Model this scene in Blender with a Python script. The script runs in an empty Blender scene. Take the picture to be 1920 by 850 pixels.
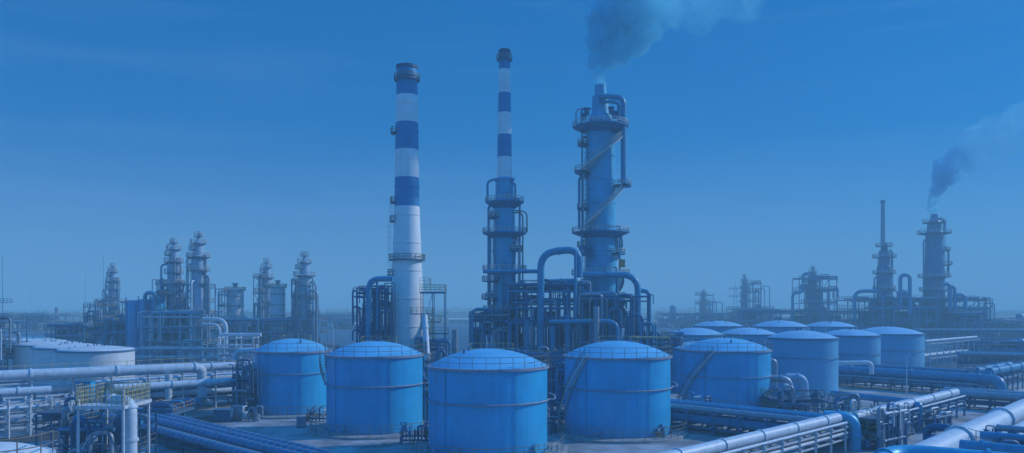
import bpy, math, random
from mathutils import Vector, Matrix, noise as mnoise
R = math.radians; PI = math.pi
random.seed(7)
scene = bpy.context.scene
COL = scene.collection
F = 1500.0; HC = 23.0; HY = 572.0      # focal length in photo pixels, camera height, horizon row
def WX(px, Y): return (px-960.0)/F*Y
def WZ(py, Y): return HC-(py-HY)/F*Y
def P(px, py, Y): return Vector((WX(px,Y), Y, WZ(py,Y)))
def PZ(px, py, z):                      # the point seen at a pixel at a known height
    Y = (HC-z)*F/(py-HY); return Vector((WX(px,Y), Y, z))

# ------------------------------------------------------------------ materials
M = {}
def mat(name, col, rough=.55, metal=0., var=.12, scale=.6, streak=0., bump=.0, seams=None, spec=.4, dirt=(.12,.10,.09)):
    m = bpy.data.materials.new(name); m.use_nodes = True
    nt = m.node_tree; N = nt.nodes; L = nt.links
    b = N['Principled BSDF']; b.inputs['Roughness'].default_value = rough
    b.inputs['Metallic'].default_value = metal; b.inputs['Specular IOR Level'].default_value = spec
    tc = N.new('ShaderNodeTexCoord'); ns = N.new('ShaderNodeTexNoise')
    ns.inputs['Scale'].default_value = scale; ns.inputs['Detail'].default_value = 6
    L.new(tc.outputs['Object'], ns.inputs['Vector'])
    mr = N.new('ShaderNodeMapRange'); mr.inputs[1].default_value = .3; mr.inputs[2].default_value = .7
    mr.inputs[3].default_value = 1-var; mr.inputs[4].default_value = 1+var
    L.new(ns.outputs['Fac'], mr.inputs[0])
    mx = N.new('ShaderNodeMix'); mx.data_type = 'RGBA'; mx.blend_type = 'MULTIPLY'; mx.inputs[0].default_value = 1
    mx.inputs[6].default_value = (*col, 1); L.new(mr.outputs[0], mx.inputs[7]); out = mx.outputs[2]
    if streak:
        mp = N.new('ShaderNodeMapping'); mp.inputs['Scale'].default_value = (1.1, 1.1, .05)
        L.new(tc.outputs['Object'], mp.inputs['Vector'])
        n2 = N.new('ShaderNodeTexNoise'); n2.inputs['Scale'].default_value = 1.0; n2.inputs['Detail'].default_value = 5
        L.new(mp.outputs[0], n2.inputs['Vector'])
        r2 = N.new('ShaderNodeMapRange'); r2.inputs[1].default_value = .5; r2.inputs[2].default_value = .78
        r2.inputs[3].default_value = 0; r2.inputs[4].default_value = streak
        L.new(n2.outputs['Fac'], r2.inputs[0])
        m2 = N.new('ShaderNodeMix'); m2.data_type = 'RGBA'; L.new(r2.outputs[0], m2.inputs[0])
        L.new(out, m2.inputs[6]); m2.inputs[7].default_value = (*dirt, 1); out = m2.outputs[2]
    if seams:
        uv = N.new('ShaderNodeUVMap'); br = N.new('ShaderNodeTexBrick')
        L.new(uv.outputs[0], br.inputs['Vector'])
        br.inputs['Scale'].default_value = 1; br.inputs['Brick Width'].default_value = seams[0]
        br.inputs['Row Height'].default_value = seams[1]; br.inputs['Mortar Size'].default_value = .035
        br.inputs['Mortar Smooth'].default_value = .3
        br.inputs['Color1'].default_value = (1,1,1,1); br.inputs['Color2'].default_value = (.97,.97,.97,1)
        br.inputs['Mortar'].default_value = (.80,.80,.80,1)
        m3 = N.new('ShaderNodeMix'); m3.data_type = 'RGBA'; m3.blend_type = 'MULTIPLY'; m3.inputs[0].default_value = 1
        L.new(out, m3.inputs[6]); L.new(br.outputs['Color'], m3.inputs[7]); out = m3.outputs[2]
    L.new(out, b.inputs['Base Color'])
    if bump:
        bp = N.new('ShaderNodeBump'); bp.inputs['Strength'].default_value = bump; bp.inputs['Distance'].default_value = .1
        L.new(ns.outputs['Fac'], bp.inputs['Height']); L.new(bp.outputs[0], b.inputs['Normal'])
    M[name] = m; return m
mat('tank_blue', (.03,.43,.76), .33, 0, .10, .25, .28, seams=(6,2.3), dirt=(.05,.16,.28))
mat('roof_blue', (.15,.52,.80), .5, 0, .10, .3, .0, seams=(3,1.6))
mat('pale_blue', (.30,.48,.68), .5, 0, .08, .25, .15, seams=(6,2.6))
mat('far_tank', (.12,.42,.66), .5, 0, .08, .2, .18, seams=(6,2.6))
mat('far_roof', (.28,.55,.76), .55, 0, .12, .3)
mat('white', (.86,.88,.89), .5, 0, .06, .2, .22, dirt=(.42,.36,.30))
mat('white_tank', (.74,.75,.76), .5, 0, .08, .2, .25, seams=(6,2.6), dirt=(.4,.35,.3))
mat('band_blue', (.002,.24,.50), .5, 0, .08, .3, .15)
mat('dark_band', (.03,.09,.20), .6, 0, .12, .5)
mat('clad', (.36,.50,.66), .5, .1, .14, .5, .25, seams=(4,1.5), dirt=(.16,.16,.17))
mat('silver', (.60,.66,.72), .45, .2, .16, .8, .25, seams=(3,1.2), dirt=(.2,.18,.16))
mat('column_blue', (.06,.42,.66), .42, .1, .12, .4, .2, seams=(5,3.2), dirt=(.06,.14,.22))
mat('pipe_blue', (.04,.27,.47), .36, .0, .14, .8, .2)
mat('pipe_white', (.60,.68,.76), .45, .0, .12, 1.2, .3, seams=(1.5,40), dirt=(.3,.28,.26))
mat('pipe_grey', (.30,.36,.44), .42, .3, .15, 1.0, .2)
mat('pipe_dark', (.03,.13,.26), .5, .1, .2, 1.0)
mat('bundle_blue', (.04,.20,.38), .5, .1, .25, .9, .3)
mat('steel', (.08,.20,.34), .55, .1, .18, .8)
mat('steel_dark', (.015,.09,.19), .6, 0, .25, .8)
mat('steel_pale', (.60,.62,.66), .5, 0, .12, 1.2)
mat('yellow', (.52,.42,.22), .5, 0, .2, 1.5)
mat('rail_grey', (.24,.21,.19), .5, .1, .12, 1.2)
mat('rust_rim', (.30,.31,.40), .55, 0, .2, 1.2)
mat('rail_pale', (.56,.56,.55), .5, 0, .15, 1.2)
mat('orange', (.55,.26,.08), .5, 0, .2, 1.5)
mat('grating', (.10,.15,.22), .7, 0, .25, 2.0)
mat('slab', (.34,.34,.35), .85, 0, .22, .5, bump=.3)
mat('roof_pale', (.62,.60,.58), .7, 0, .12, .2)
mat('wall_pale', (.36,.36,.38), .7, 0, .15, .3)
mat('hill', (.06,.09,.07), .9, 0, .3, .01)
mat('trees', (.03,.08,.06), .9, 0, .4, .3)
mat('field', (.36,.24,.17), .9, 0, .25, .05)
mat('field_pale', (.50,.42,.34), .9, 0, .2, .05)
mat('asphalt', (.07,.07,.075), .85, 0, .25, .3)

# ------------------------------------------------------------------ mesh builder
class MB:
    def __init__(s): s.v=[]; s.f=[]; s.sm=[]; s.uv=[]; s.mi=[]; s.cur=0
    def face(s, idx, smooth=False, uv=None):
        s.f.append(idx); s.sm.append(smooth); s.mi.append(s.cur)
        s.uv.append(uv if uv else [(s.v[i][0], s.v[i][2]) for i in idx])
    def box(s, c, d, rz=0, m=None):
        n=len(s.v); hx,hy,hz=d[0]/2,d[1]/2,d[2]/2; cs,sn=math.cos(rz),math.sin(rz)
        for dz in(-hz,hz):
            for dx,dy in((-hx,-hy),(hx,-hy),(hx,hy),(-hx,hy)):
                s.v.append((c[0]+dx*cs-dy*sn, c[1]+dx*sn+dy*cs, c[2]+dz))
        for q in((0,3,2,1),(4,5,6,7),(0,1,5,4),(1,2,6,5),(2,3,7,6),(3,0,4,7)): s.face([n+i for i in q])
        return s
    def tube(s, pts, r, n=8, cap=True, r1=None):
        pts=[Vector(p) for p in pts]; k=len(pts)
        if k<2: return s
        up=None; rings=[]; L=0; base=len(s.v); Ls=[]
        for i,p in enumerate(pts):
            if i==0: t=(pts[1]-p)
            elif i==k-1: t=(p-pts[i-1])
            else: t=(pts[i+1]-p).normalized()+(p-pts[i-1]).normalized()
            if t.length<1e-9: t=Vector((0,0,1))
            t.normalize()
            if up is None:
                up=Vector((0,0,1)) if abs(t.z)<.9 else Vector((1,0,0))
            a=up.cross(t)
            if a.length<1e-6: a=Vector((1,0,0)).cross(t)
            a.normalize(); b=t.cross(a).normalized(); up=b
            rr=r if r1 is None else r+(r1-r)*i/(k-1)
            if i: L+=(p-pts[i-1]).length
            Ls.append(L)
            for j in range(n):
                an=2*PI*(j+.5)/n
                s.v.append(tuple(p+a*math.cos(an)*rr+b*math.sin(an)*rr))
        for i in range(k-1):
            for j in range(n):
                j2=(j+1)%n; A=base+i*n
                s.face([A+j,A+j2,A+n+j2,A+n+j], n>4, [(Ls[i],j/n),(Ls[i],(j+1)/n),(Ls[i+1],(j+1)/n),(Ls[i+1],j/n)])
        if cap:
            for i,rev in((0,True),(k-1,False)):
                m0=len(s.v)
                for j in range(n): s.v.append(s.v[base+i*n+j])
                idx=[m0+j for j in range(n)]
                if rev: idx.reverse()
                s.face(idx)
        return s
    def bar(s, a, b, w=.12): return s.tube([a,b], w*.7, 4)
    def cyl(s, c, r, h, n=24, r1=None):
        c=Vector(c); return s.tube([c, c+Vector((0,0,h))], r, n, True, r1)
    def lathe(s, c, prof, n=48, a0=0, a1=2*PI, split=True):
        full=abs(a1-a0-2*PI)<1e-6; cols=n if full else n+1
        for (ra,za),(rb,zb) in zip(prof[:-1],prof[1:]):
            base=len(s.v)
            for r_,z_ in((ra,za),(rb,zb)):
                for j in range(cols):
                    a=a0+(a1-a0)*j/n; s.v.append((c[0]+r_*math.cos(a), c[1]+r_*math.sin(a), c[2]+z_))
            rm=max(ra,rb); slope=abs(zb-za)<abs(ra-rb)
            for j in range(n):
                j2=(j+1)%cols if full else j+1
                u0=(a1-a0)*j/n*rm; u1=(a1-a0)*(j+1)/n*rm
                va,vb=(ra,rb) if slope else (za,zb)
                s.face([base+j,base+j2,base+cols+j2,base+cols+j], True, [(u0,va),(u1,va),(u1,vb),(u0,vb)])
        return s
    def ring(s, c, r, t, n=48, a0=0, a1=2*PI, k=6):
        full=abs(a1-a0-2*PI)<1e-6
        pts=[(c[0]+r*math.cos(a0+(a1-a0)*i/n), c[1]+r*math.sin(a0+(a1-a0)*i/n), c[2]) for i in range(n+1)]
        return s.tube(pts, t, k, not full)
    def rail(s, pts, h=1.3, sp=2.0, r=.05, mids=1):
        pts=[Vector(p) for p in pts]; U=Vector((0,0,1))
        for m in range(mids+1):
            hh=h*(1-m/(mids+1)); s.tube([p+U*hh for p in pts], r, 4)
        d=0; L=[0]
        for a,b in zip(pts[:-1],pts[1:]): L.append(L[-1]+(b-a).length)
        n=max(1,round(L[-1]/sp)); i=0
        for k in range(n+1):
            t=L[-1]*k/n
            while i<len(L)-2 and L[i+1]<t: i+=1
            q=(t-L[i])/max(1e-6,L[i+1]-L[i]); p=pts[i].lerp(pts[i+1],min(1,q))
            s.tube([p,p+U*h], r, 4)
        return s
    def build(s, name, m, parent=None, loc=None):
        o0=parent.location if parent is not None else Vector(loc or (0,0,0))
        par=parent
        if parent is not None:
            o0=parent.matrix_basis.translation.copy(); q=parent.parent
            while q is not None: o0+=q.location; q=q.parent
        me=bpy.data.meshes.new(name)
        me.from_pydata([(a-o0[0],b-o0[1],c-o0[2]) for a,b,c in s.v],[],s.f)
        me.polygons.foreach_set('use_smooth', s.sm)
        uvl=me.uv_layers.new(name='UVMap'); flat=[]
        for u in s.uv:
            for a in u: flat.extend(a)
        uvl.data.foreach_set('uv', flat)
        for mm in (m if isinstance(m,(list,tuple)) else [m]): me.materials.append(M[mm])
        if isinstance(m,(list,tuple)): me.polygons.foreach_set('material_index', s.mi)
        o=bpy.data.objects.new(name, me); COL.objects.link(o)
        if parent is not None: o.parent=parent
        else: o.location=o0
        return o
def tag(o, label=None, cat=None, group=None, kind=None):
    if label: o['label']=label
    if cat: o['category']=cat
    if group: o['group']=group
    if kind: o['kind']=kind
    return o
def thing(name, label, cat, loc, group=None):
    o=bpy.data.objects.new(name,None); COL.objects.link(o); o.location=loc; o.empty_display_size=.5
    return tag(o,label,cat,group)
def fillet(pts, r, k=6):
    pts=[Vector(p) for p in pts]; out=[pts[0]]
    for a,b,c in zip(pts[:-2],pts[1:-1],pts[2:]):
        u=(a-b); v=(c-b); lu,lv=u.length,v.length
        u.normalize(); v.normalize(); d=min(r,lu*.49,lv*.49)
        p=b+u*d; q=b+v*d
        for i in range(k+1):
            t=i/k; out.append(p*(1-t)**2+b*2*t*(1-t)+q*t*t)
    out.append(pts[-1]); return out
def arc(c, r, a0, a1, n=24): return [Vector((c[0]+r*math.cos(a0+(a1-a0)*i/n), c[1]+r*math.sin(a0+(a1-a0)*i/n), c[2])) for i in range(n+1)]

# ------------------------------------------------------------------ generators
def pipeline(label, pts, r, m='pipe_blue', bend=None, flanges=0, saddle=0, group=None, name='pipeline', cat='pipe', sm='steel'):
    pts=[Vector(p) for p in pts]
    root=thing(name, label, cat, (pts[0].x,pts[0].y,min(p.z for p in pts)), group)
    path=fillet(pts, bend or r*3)
    MB().tube(path, r, 14).build('pipe', m, root)
    L=[0]
    for a,b in zip(path[:-1],path[1:]): L.append(L[-1]+(b-a).length)
    def at(t):
        i=0
        while i<len(L)-2 and L[i+1]<t: i+=1
        a,b=path[i],path[i+1]; return a.lerp(b,(t-L[i])/max(1e-6,L[i+1]-L[i])), (b-a).normalized()
    for k in range(flanges):
        p,d=at(L[-1]*(k+.5)/flanges)
        MB().tube([p-d*.16,p+d*.16], r*1.22, 14).build('flange', m, root)
    for k in range(saddle):
        p,d=at(L[-1]*(k+.5)/saddle)
        if abs(d.z)>.5: continue
        q=Vector((-d.y,d.x,0)).normalized()
        b=MB(); b.bar(p+q*r*.8-Vector((0,0,r*.3)), Vector((p.x,p.y,0))+q*r*.9, .25); b.bar(p-q*r*.8-Vector((0,0,r*.3)), Vector((p.x,p.y,0))-q*r*.9, .25)
        b.bar(p+q*r*1.1-Vector((0,0,r*1.02)), p-q*r*1.1-Vector((0,0,r*1.02)), .3); b.build('support_leg', sm, root)
    return root

def rack(label, A, B, width, levels, bay=7, pipes=(), m='steel', railm=None, beams=True, group=None, deck=None, seed=1):
    rnd=random.Random(seed)
    A=Vector((A[0],A[1],0)); B=Vector((B[0],B[1],0)); d=(B-A); L=d.length; d.normalize(); q=Vector((-d.y,d.x,0))
    U=Vector((0,0,1))
    root=thing('pipe_rack', label, 'pipe rack', A, group)
    n=max(1,round(L/bay)); top=levels[-1]; first=None
    for k in range(n+1):
        c=A+d*L*k/n
        if first is None:
            b=MB()
            for s_ in(-1,1): b.bar(c+q*s_*width/2, c+q*s_*width/2+U*(top+.3), .3)
            for z in levels: b.bar(c-q*(width/2+.4)+U*(z-.25), c+q*(width/2+.4)+U*(z-.25), .3)
            first=b.build('trestle', m, root)
        else:
            o=first.copy(); COL.objects.link(o); o.parent=root; o.location=c-A
    if beams:
        for z in levels:
            for s_ in(-1,1):
                MB().bar(A+q*s_*width/2+U*(z-.55), B+q*s_*width/2+U*(z-.55), .24).build('beam', m, root)
    for (lv,off,r,pm) in pipes:
        z=levels[lv]+r+.02; e0=rnd.uniform(0,2); e1=rnd.uniform(0,2)
        b=MB(); p0=A-d*e0+q*off+U*z; p1=B+d*e1+q*off+U*z
        b.tube([p0,p1], r, 12)
        o=b.build('pipe', pm, root)
        if r>.35:
            for k in range(min(10,int(L/9))):
                c=p0.lerp(p1,(k+.5)/min(10,int(L/9)))
                MB().tube([c-d*.12,c+d*.12], r*1.18, 12).build('flange', pm, root)
    if railm:
        MB().rail([A+q*width/2+U*(top+.05),B+q*width/2+U*(top+.05)],1.4,2.5,.06).build('railing', railm, root)
    if deck:
        c=(A+B)/2+q*(width/2-.6)+U*(top); MB().box((c.x,c.y,c.z),(L,1.0,.1),math.atan2(d.y,d.x)).build('walkway','grating',root)
    return root

def valve(root, p, s=1., m='pipe_blue', axis=Vector((1,0,0))):
    b=MB(); p=Vector(p); side=Vector((0,-1,0)) if abs(axis.z)>.5 else Vector((0,0,1))
    b.tube([p-axis*.5*s,p-axis*.4*s],.42*s,10); b.tube([p+axis*.4*s,p+axis*.5*s],.42*s,10)
    b.tube([p-axis*.42*s,p-axis*.1*s,p+axis*.1*s,p+axis*.42*s],.3*s,10); b.tube([p,p+side*.7*s],.1*s,6); b.tube([p+side*.3*s,p+side*.42*s],.3*s,10)
    v=b.build('valve', m, root)
    c=p+side*.78*s; u=Vector((1,0,0)); t=side.cross(u); w=MB()
    w.tube([c+(u*math.cos(a)+t*math.sin(a))*.42*s for a in [2*PI*k/12 for k in range(13)]],.06*s,5,False)
    for k in range(3):
        a=k*PI/3; e=(u*math.cos(a)+t*math.sin(a))*.4*s; w.tube([c+e,c-e],.04*s,4)
    o=w.build('handwheel', 'orange' if random.random()<.4 else m, root); o.parent=v
def manifold(label, p, n=4, s=1., ang=0, m='pipe_grey', group='valve manifolds beside the tanks', h=2.2):
    p=Vector(p); d=Vector((math.cos(ang),math.sin(ang),0)); q=Vector((-d.y,d.x,0)); U=Vector((0,0,1))
    root=thing('valve_manifold', label, 'valves', p, group)
    W=n*1.3*s; rnd=random.Random(int(p.x*7+p.y*13))
    for z,o in ((.5,0),(1.15,.5)):
        MB().tube(fillet([p-d*W/2+q*o*s+U*.05,p-d*W/2+q*o*s+U*z*s,p+d*W/2+q*o*s+U*z*s,p+d*W/2+q*o*s+U*.05],.4*s),.17*s,8).build('header',m,root)
    for k in range(n*2):
        c=p+d*(-W/2+(k+.5)*.65*s)-q*rnd.uniform(-.5,.5)*s; hh=h*s*rnd.uniform(.45,1.1); t=rnd.random()
        mm=rnd.choice([m,m,'pipe_blue','pipe_grey','pipe_dark','pipe_white'])
        if t<.5: pts=[c+U*.05,c+U*hh,c+q*1.4*s+U*hh,c+q*1.4*s+U*.05]
        elif t<.8: pts=[c+U*.05,c+U*hh,c+q*2.2*s+U*hh]
        else: pts=[c+U*.05,c+U*hh,c+d*rnd.choice([-1,1])*1.1*s+U*hh,c+d*1.1*s+U*hh*.3]
        MB().tube(fillet(pts,.35*s),rnd.choice([.09,.13,.18])*s,8).build('riser',mm,root)
        if k%2==0: valve(root, c+U*hh*.6, .8*s, mm, U)
    return root

def storage_tank(px, Y, wpx, py_rim, label, dome=.16, blue=True, rails=True, ring2=None, near=False, mats=None, vents=3, stair=None, group='blue domed storage tanks', z0=0, ringm='rust_rim', seed=0, cat='storage tank'):
    rnd=random.Random(seed)
    r=wpx/2/F*Y; H=WZ(py_rim,Y); c=Vector((WX(px,Y),Y,z0)); U=Vector((0,0,1))
    sm,rm=mats or ('tank_blue','roof_blue'); H-=z0
    root=thing('storage_tank',label,cat,c,group)
    n=96 if near else 56
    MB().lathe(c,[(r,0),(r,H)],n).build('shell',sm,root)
    rise=dome*2*r; prof=[(r,H)]
    Rr=(r*r+rise*rise)/(2*rise)
    for i in range(1,13):
        x=r*(1-i/12); prof.append((max(x,.001), H+rise-(Rr-math.sqrt(max(0,Rr*Rr-x*x)))))
    prof=[(r,H)]+prof[1:]
    if dome<.08: prof=[(r,H),(r*.96,H+rise*.3),(r*.5,H+rise*.8),(.001,H+rise)]
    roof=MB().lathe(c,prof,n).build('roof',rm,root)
    MB().lathe(c,[(r+.005,H-.35),(r+.32,H-.33),(r+.34,H+.04),(r-.1,H+.06)],n).build('wind_girder',ringm,root)
    MB().lathe(c,[(r+.4,0),(r+.4,.12),(r,.16)],n).build('bottom_plate','steel',root)
    if ring2:
        zz=ring2*H
        pts=arc(c+U*zz,r+.28,R(-178),R(2) if near else R(20),60)
        b=MB()
        if near:
            e=pts[-1]; a=math.atan2(e.y-c.y,e.x-c.x)
            pts=pts[:-3]+[c+Vector((r+.9,-1.4,zz-.02)),c+Vector((r+1.25,-.6,zz+.15)),c+Vector((r+1.1,.2,zz+.5)),c+Vector((r+.3,.5,zz+.8))]
        b.tube(pts,.13 if near else .09,8)
        for k in range(24):
            a=R(-178)+R(176)*k/23; b.bar(c+Vector((math.cos(a)*r,math.sin(a)*r,zz)),c+Vector((math.cos(a)*(r+.28),math.sin(a)*(r+.28),zz)),.08)
        b.build('ring_pipe',ringm,root)
    if rails:
        MB().rail(arc(c+U*(H+.05),r+.18,R(-200),R(20),60),1.75,2.1,.05,1).build('railing','rail_grey',root)
        # taller landing cage at the rim
        for a in ([R(12)] if near else []):
            b=MB(); e=c+Vector((math.cos(a)*(r+.1),math.sin(a)*(r+.1),H))
            q=Vector((-math.sin(a),math.cos(a),0)); d=Vector((math.cos(a),math.sin(a),0))
            for j in range(4):
                o=e+q*(j-1.5)*1.0; b.bar(o-d*1.2,o-d*1.2+U*2.2,.09); b.bar(o+d*.5,o+d*.5+U*2.2,.09)
            for hh in(1.1,2.2):
                b.bar(e+q*-1.5+d*.5+U*hh,e+q*1.5+d*.5+U*hh,.09); b.bar(e+q*-1.5-d*1.2+U*hh,e+q*1.5-d*1.2+U*hh,.09)
                b.bar(e+q*-1.5+d*.5+U*hh,e+q*-1.5-d*1.2+U*hh,.09)
            b.box(tuple(e+U*.05-d*.35),(1.9,3.2,.12),a)
            b.build('landing_cage','rail_grey',root)
        # guard loop round the hatch on the far side of the dome
        if blue: x0=c+Vector((-.32*r,.35*r,H+rise*.62)); w=.75*r
        if blue: MB().rail(fillet([x0-Vector((0,2,.3)),x0,x0+Vector((w,0,0)),x0+Vector((w,-2,-.3))],1),1.7,1.6,.05).build('hatch_railing','yellow',root)
    for k in range(vents):
        a=rnd.uniform(0,2*PI); rr=rnd.uniform(.1,.72)*r if k else 0.05*r
        zz=H+rise-(Rr-math.sqrt(Rr*Rr-rr*rr)) if dome>=.08 else H+rise*(1-rr/r)
        e=c+Vector((math.cos(a)*rr,math.sin(a)*rr,zz-.05))
        b=MB(); b.cyl(e,.16,.55,8); b.cyl(e+U*.5,.32,.16,10,.1)
        if k==1: b.bar(e,e+U*1.1,.08)
        b.build('roof_vent','steel' if near else 'steel_dark',root)
    if stair:
        a0,a1,zb,zt=stair; k=max(10,int(abs(a1-a0)*r/.55)); Ri,Ro=r+.15,r+1.15
        b=MB(); hr=MB()
        def sp(rad,dz,i): a=a0+(a1-a0)*i/k; return c+Vector((math.cos(a)*rad,math.sin(a)*rad,zb+(zt-zb)*i/k+dz))
        for i in range(k+1):
            a=a0+(a1-a0)*i/k; m_=sp((Ri+Ro)/2,0,i); b.box(tuple(m_),(1.0,.34,.06),a)
        for rad in(Ri,Ro): b.tube([sp(rad,-.1,i) for i in range(k+1)],.14,4)
        st=b.build('stairway','rail_pale',root)
        for i in range(0,k+1,3): hr.bar(sp(Ro,0,i),sp(Ro,1.2,i),.07)
        hr.tube([sp(Ro,1.2,i) for i in range(k+1)],.06,4); hr.tube([sp(Ro,.6,i) for i in range(k+1)],.05,4)
        h=hr.build('handrail','rail_grey',root); h.parent=st
    if near or rails:
        for a in(R(-118),R(-40)):
            e=c+Vector((math.cos(a)*r,math.sin(a)*r,.0)); d=Vector((math.cos(a),math.sin(a),0))
            b=MB(); b.tube([e+U*1.5-d*.1,e+U*1.5+d*.35],.55,14); b.tube([e+U*1.5+d*.35,e+U*1.5+d*.5],.7,14)
            b.build('manhole','column_blue',root)
        a=R(-62); e=c+Vector((math.cos(a)*(r+.1),math.sin(a)*(r+.1),0))
        MB().tube([e+U*.2,e+U*(H-.4)],.05,6).build('gauge_pipe','column_blue',root)
        a=R(-131); e=c+Vector((math.cos(a)*(r+.12),math.sin(a)*(r+.12),0))
        MB().tube([e+U*.2,e+U*(H-.4)],.07,6).build('drain_pipe','column_blue',root)
    return root,c,r,H

def tank_apron(label, c, r, pad=3.2, name='tank_apron'):
    b=MB().lathe((c.x,c.y,0),[(r+pad,-.1),(r+pad,.35),(r+pad-.25,.4),(r+.3,.4)],64)
    o=b.build('tank_apron','slab',None,(c.x,c.y,0)); tag(o,label,'concrete base')
    return o
def apron_fence(label, c, r, pad=2.9, a0=-180, a1=10):
    root=thing('guard_railing',label,'railing',(c.x,c.y,.4),'railings round the tank bases')
    MB().rail(arc(Vector((c.x,c.y,.4)),r+pad,R(a0),R(a1),48),1.9,1.9,.06,2).build('rail_and_posts','rail_grey',root)
    return root

def platform(root, c, r, ro, z, a0=-180, a1=180, flare=0, rail='rail_pale', rh=1.6, t=.25, n=36, dm='grating', psp=1.5):
    A0,A1=R(a0),R(a1); full=abs(a1-a0)>=359
    prof=[(r,z-flare),(ro,z-t),(ro,z),(r,z)] if flare else [(r,z-t),(ro,z-t),(ro,z),(r,z)]
    p=MB().lathe((c.x,c.y,0),prof,n,A0,A1 if not full else A0+2*PI).build('platform',dm,root)
    b=MB(); pts=arc(Vector((c.x,c.y,z)),ro-.05,A0,A1 if not full else A0+2*PI,n)
    if not full: pts=[Vector((c.x+r*math.cos(A0),c.y+r*math.sin(A0),z))]+pts+[Vector((c.x+r*math.cos(A1),c.y+r*math.sin(A1),z))]
    b.rail(pts,rh,psp,(.17 if c.y>400 else max(.05,min(.12,c.y*.00052))),1)
    q=b.build('railing',rail,root); q.parent=p
    return p
def ladder(root, c, r, ang, z0, z1, m='steel', cage=True, k=.55):
    d=Vector((math.cos(ang),math.sin(ang),0)); q=Vector((-d.y,d.x,0)); U=Vector((0,0,1)); e=c+d*(r+.35); e.z=0
    b=MB()
    for s_ in(-1,1): b.bar(e+q*s_*.3+U*z0,e+q*s_*.3+U*z1,.08)
    z=z0
    while z<z1: b.bar(e-q*.3+U*z,e+q*.3+U*z,.05); z+=k
    if cage:
        z=z0+2.2
        while z<z1:
            b.tube([e-q*.4+U*z,e-q*.35+d*.55+U*z,e+d*.75+U*z,e+q*.35+d*.55+U*z,e+q*.4+U*z],.04,4); z+=1.5
        for o in(-q*.35+d*.55,d*.75,q*.35+d*.55): b.bar(e+o+U*(z0+2.2),e+o+U*z1,.05)
    return b.build('ladder',m,root)
def column(px, Y, prof, label, mats='column_blue', plats=(), ladders=(), spipes=(), top=None, cat='tower', group=None, name='process_column', rail='rail_pale', n=28, seed=0, clutter=0, base=0, dm='grating'):
    """prof: list of (py, half width px) from the bottom up; plats: (py, half width px out, a0, a1, flare m)"""
    rnd=random.Random(seed); c=Vector((WX(px,Y),Y,base)); s=Y/F; U=Vector((0,0,1))
    root=thing(name,label,cat,c,group)
    pr=[(h*s,WZ(py,Y)) for py,h in prof]
    pr[0]=(pr[0][0],base) if pr[0][1]>base else pr[0]
    cc=Vector((c.x,c.y,0))
    MB().lathe(cc,pr+[(.01,pr[-1][1]+.02)],n).build('shell',mats,root)
    if n>30:
        for py_ in range(250,640,44):
            z_=WZ(py_,Y)
            for (ra,za),(rb,zb) in zip(pr[:-1],pr[1:]):
                if za<=z_<=zb:
                    r_=ra+(rb-ra)*(z_-za)/max(1e-6,zb-za); MB().lathe(cc,[(r_,z_-.22),(r_+.16,z_-.2),(r_+.16,z_+.2),(r_,z_+.22)],n).build('stiffening_ring',mats,root); break
    def rad(z):
        for (ra,za),(rb,zb) in zip(pr[:-1],pr[1:]):
            if za<=z<=zb: return ra+(rb-ra)*(z-za)/max(1e-6,zb-za)
        return pr[-1][0]
    for pl in plats:
        py,ho,a0,a1,fl=pl; z=WZ(py,Y); platform(root,cc,rad(z)-.02,ho*s,z,a0,a1,fl,rail=rail,rh=max(1.3,min(2.2,8*s)),psp=max(1.4,7*s),n=28,dm=dm)
    for (ang,pa,pb) in ladders:
        za,zb=WZ(pa,Y),WZ(pb,Y); ladder(root,cc,rad((za+zb)/2),R(ang),za,zb,k=max(.55,2.2*s))
    for (ang,pa,pb,gap,w,m_) in spipes:      # vertical pipe that turns into the shell at its top
        za,zb=WZ(pa,Y),WZ(pb,Y); d=Vector((math.cos(R(ang)),math.sin(R(ang)),0)); rr=rad(zb)+gap*s; r0=max(.12,w*s/2)
        pts=[cc+d*rr+U*max(za,base),cc+d*rr+U*zb,cc+d*rad(zb)*.6+U*zb]
        MB().tube(fillet(pts,gap*s*.6+r0),r0,8).build('side_pipe',m_,root)
    for k in range(clutter):
        pl=rnd.choice(plats) if plats else None
        if not pl: break
        z=WZ(pl[0],Y); a=rnd.uniform(R(pl[2]),R(pl[3])); ro=rad(z)+(pl[1]*s-rad(z))*rnd.uniform(.3,.7); e=cc+Vector((math.cos(a)*ro,math.sin(a)*ro,z))
        b=MB(); h=rnd.uniform(.8,2.4)
        b.tube(fillet([e,e+U*h,e+U*h-Vector((math.cos(a),math.sin(a),0))*1.2],.3),.16,6); b.tube([e+U*h*.4,e+U*h*.4+U*.5],.33,8)
        b.build('nozzle_pipe','pipe_grey',root)
    return root,cc,rad

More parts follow.
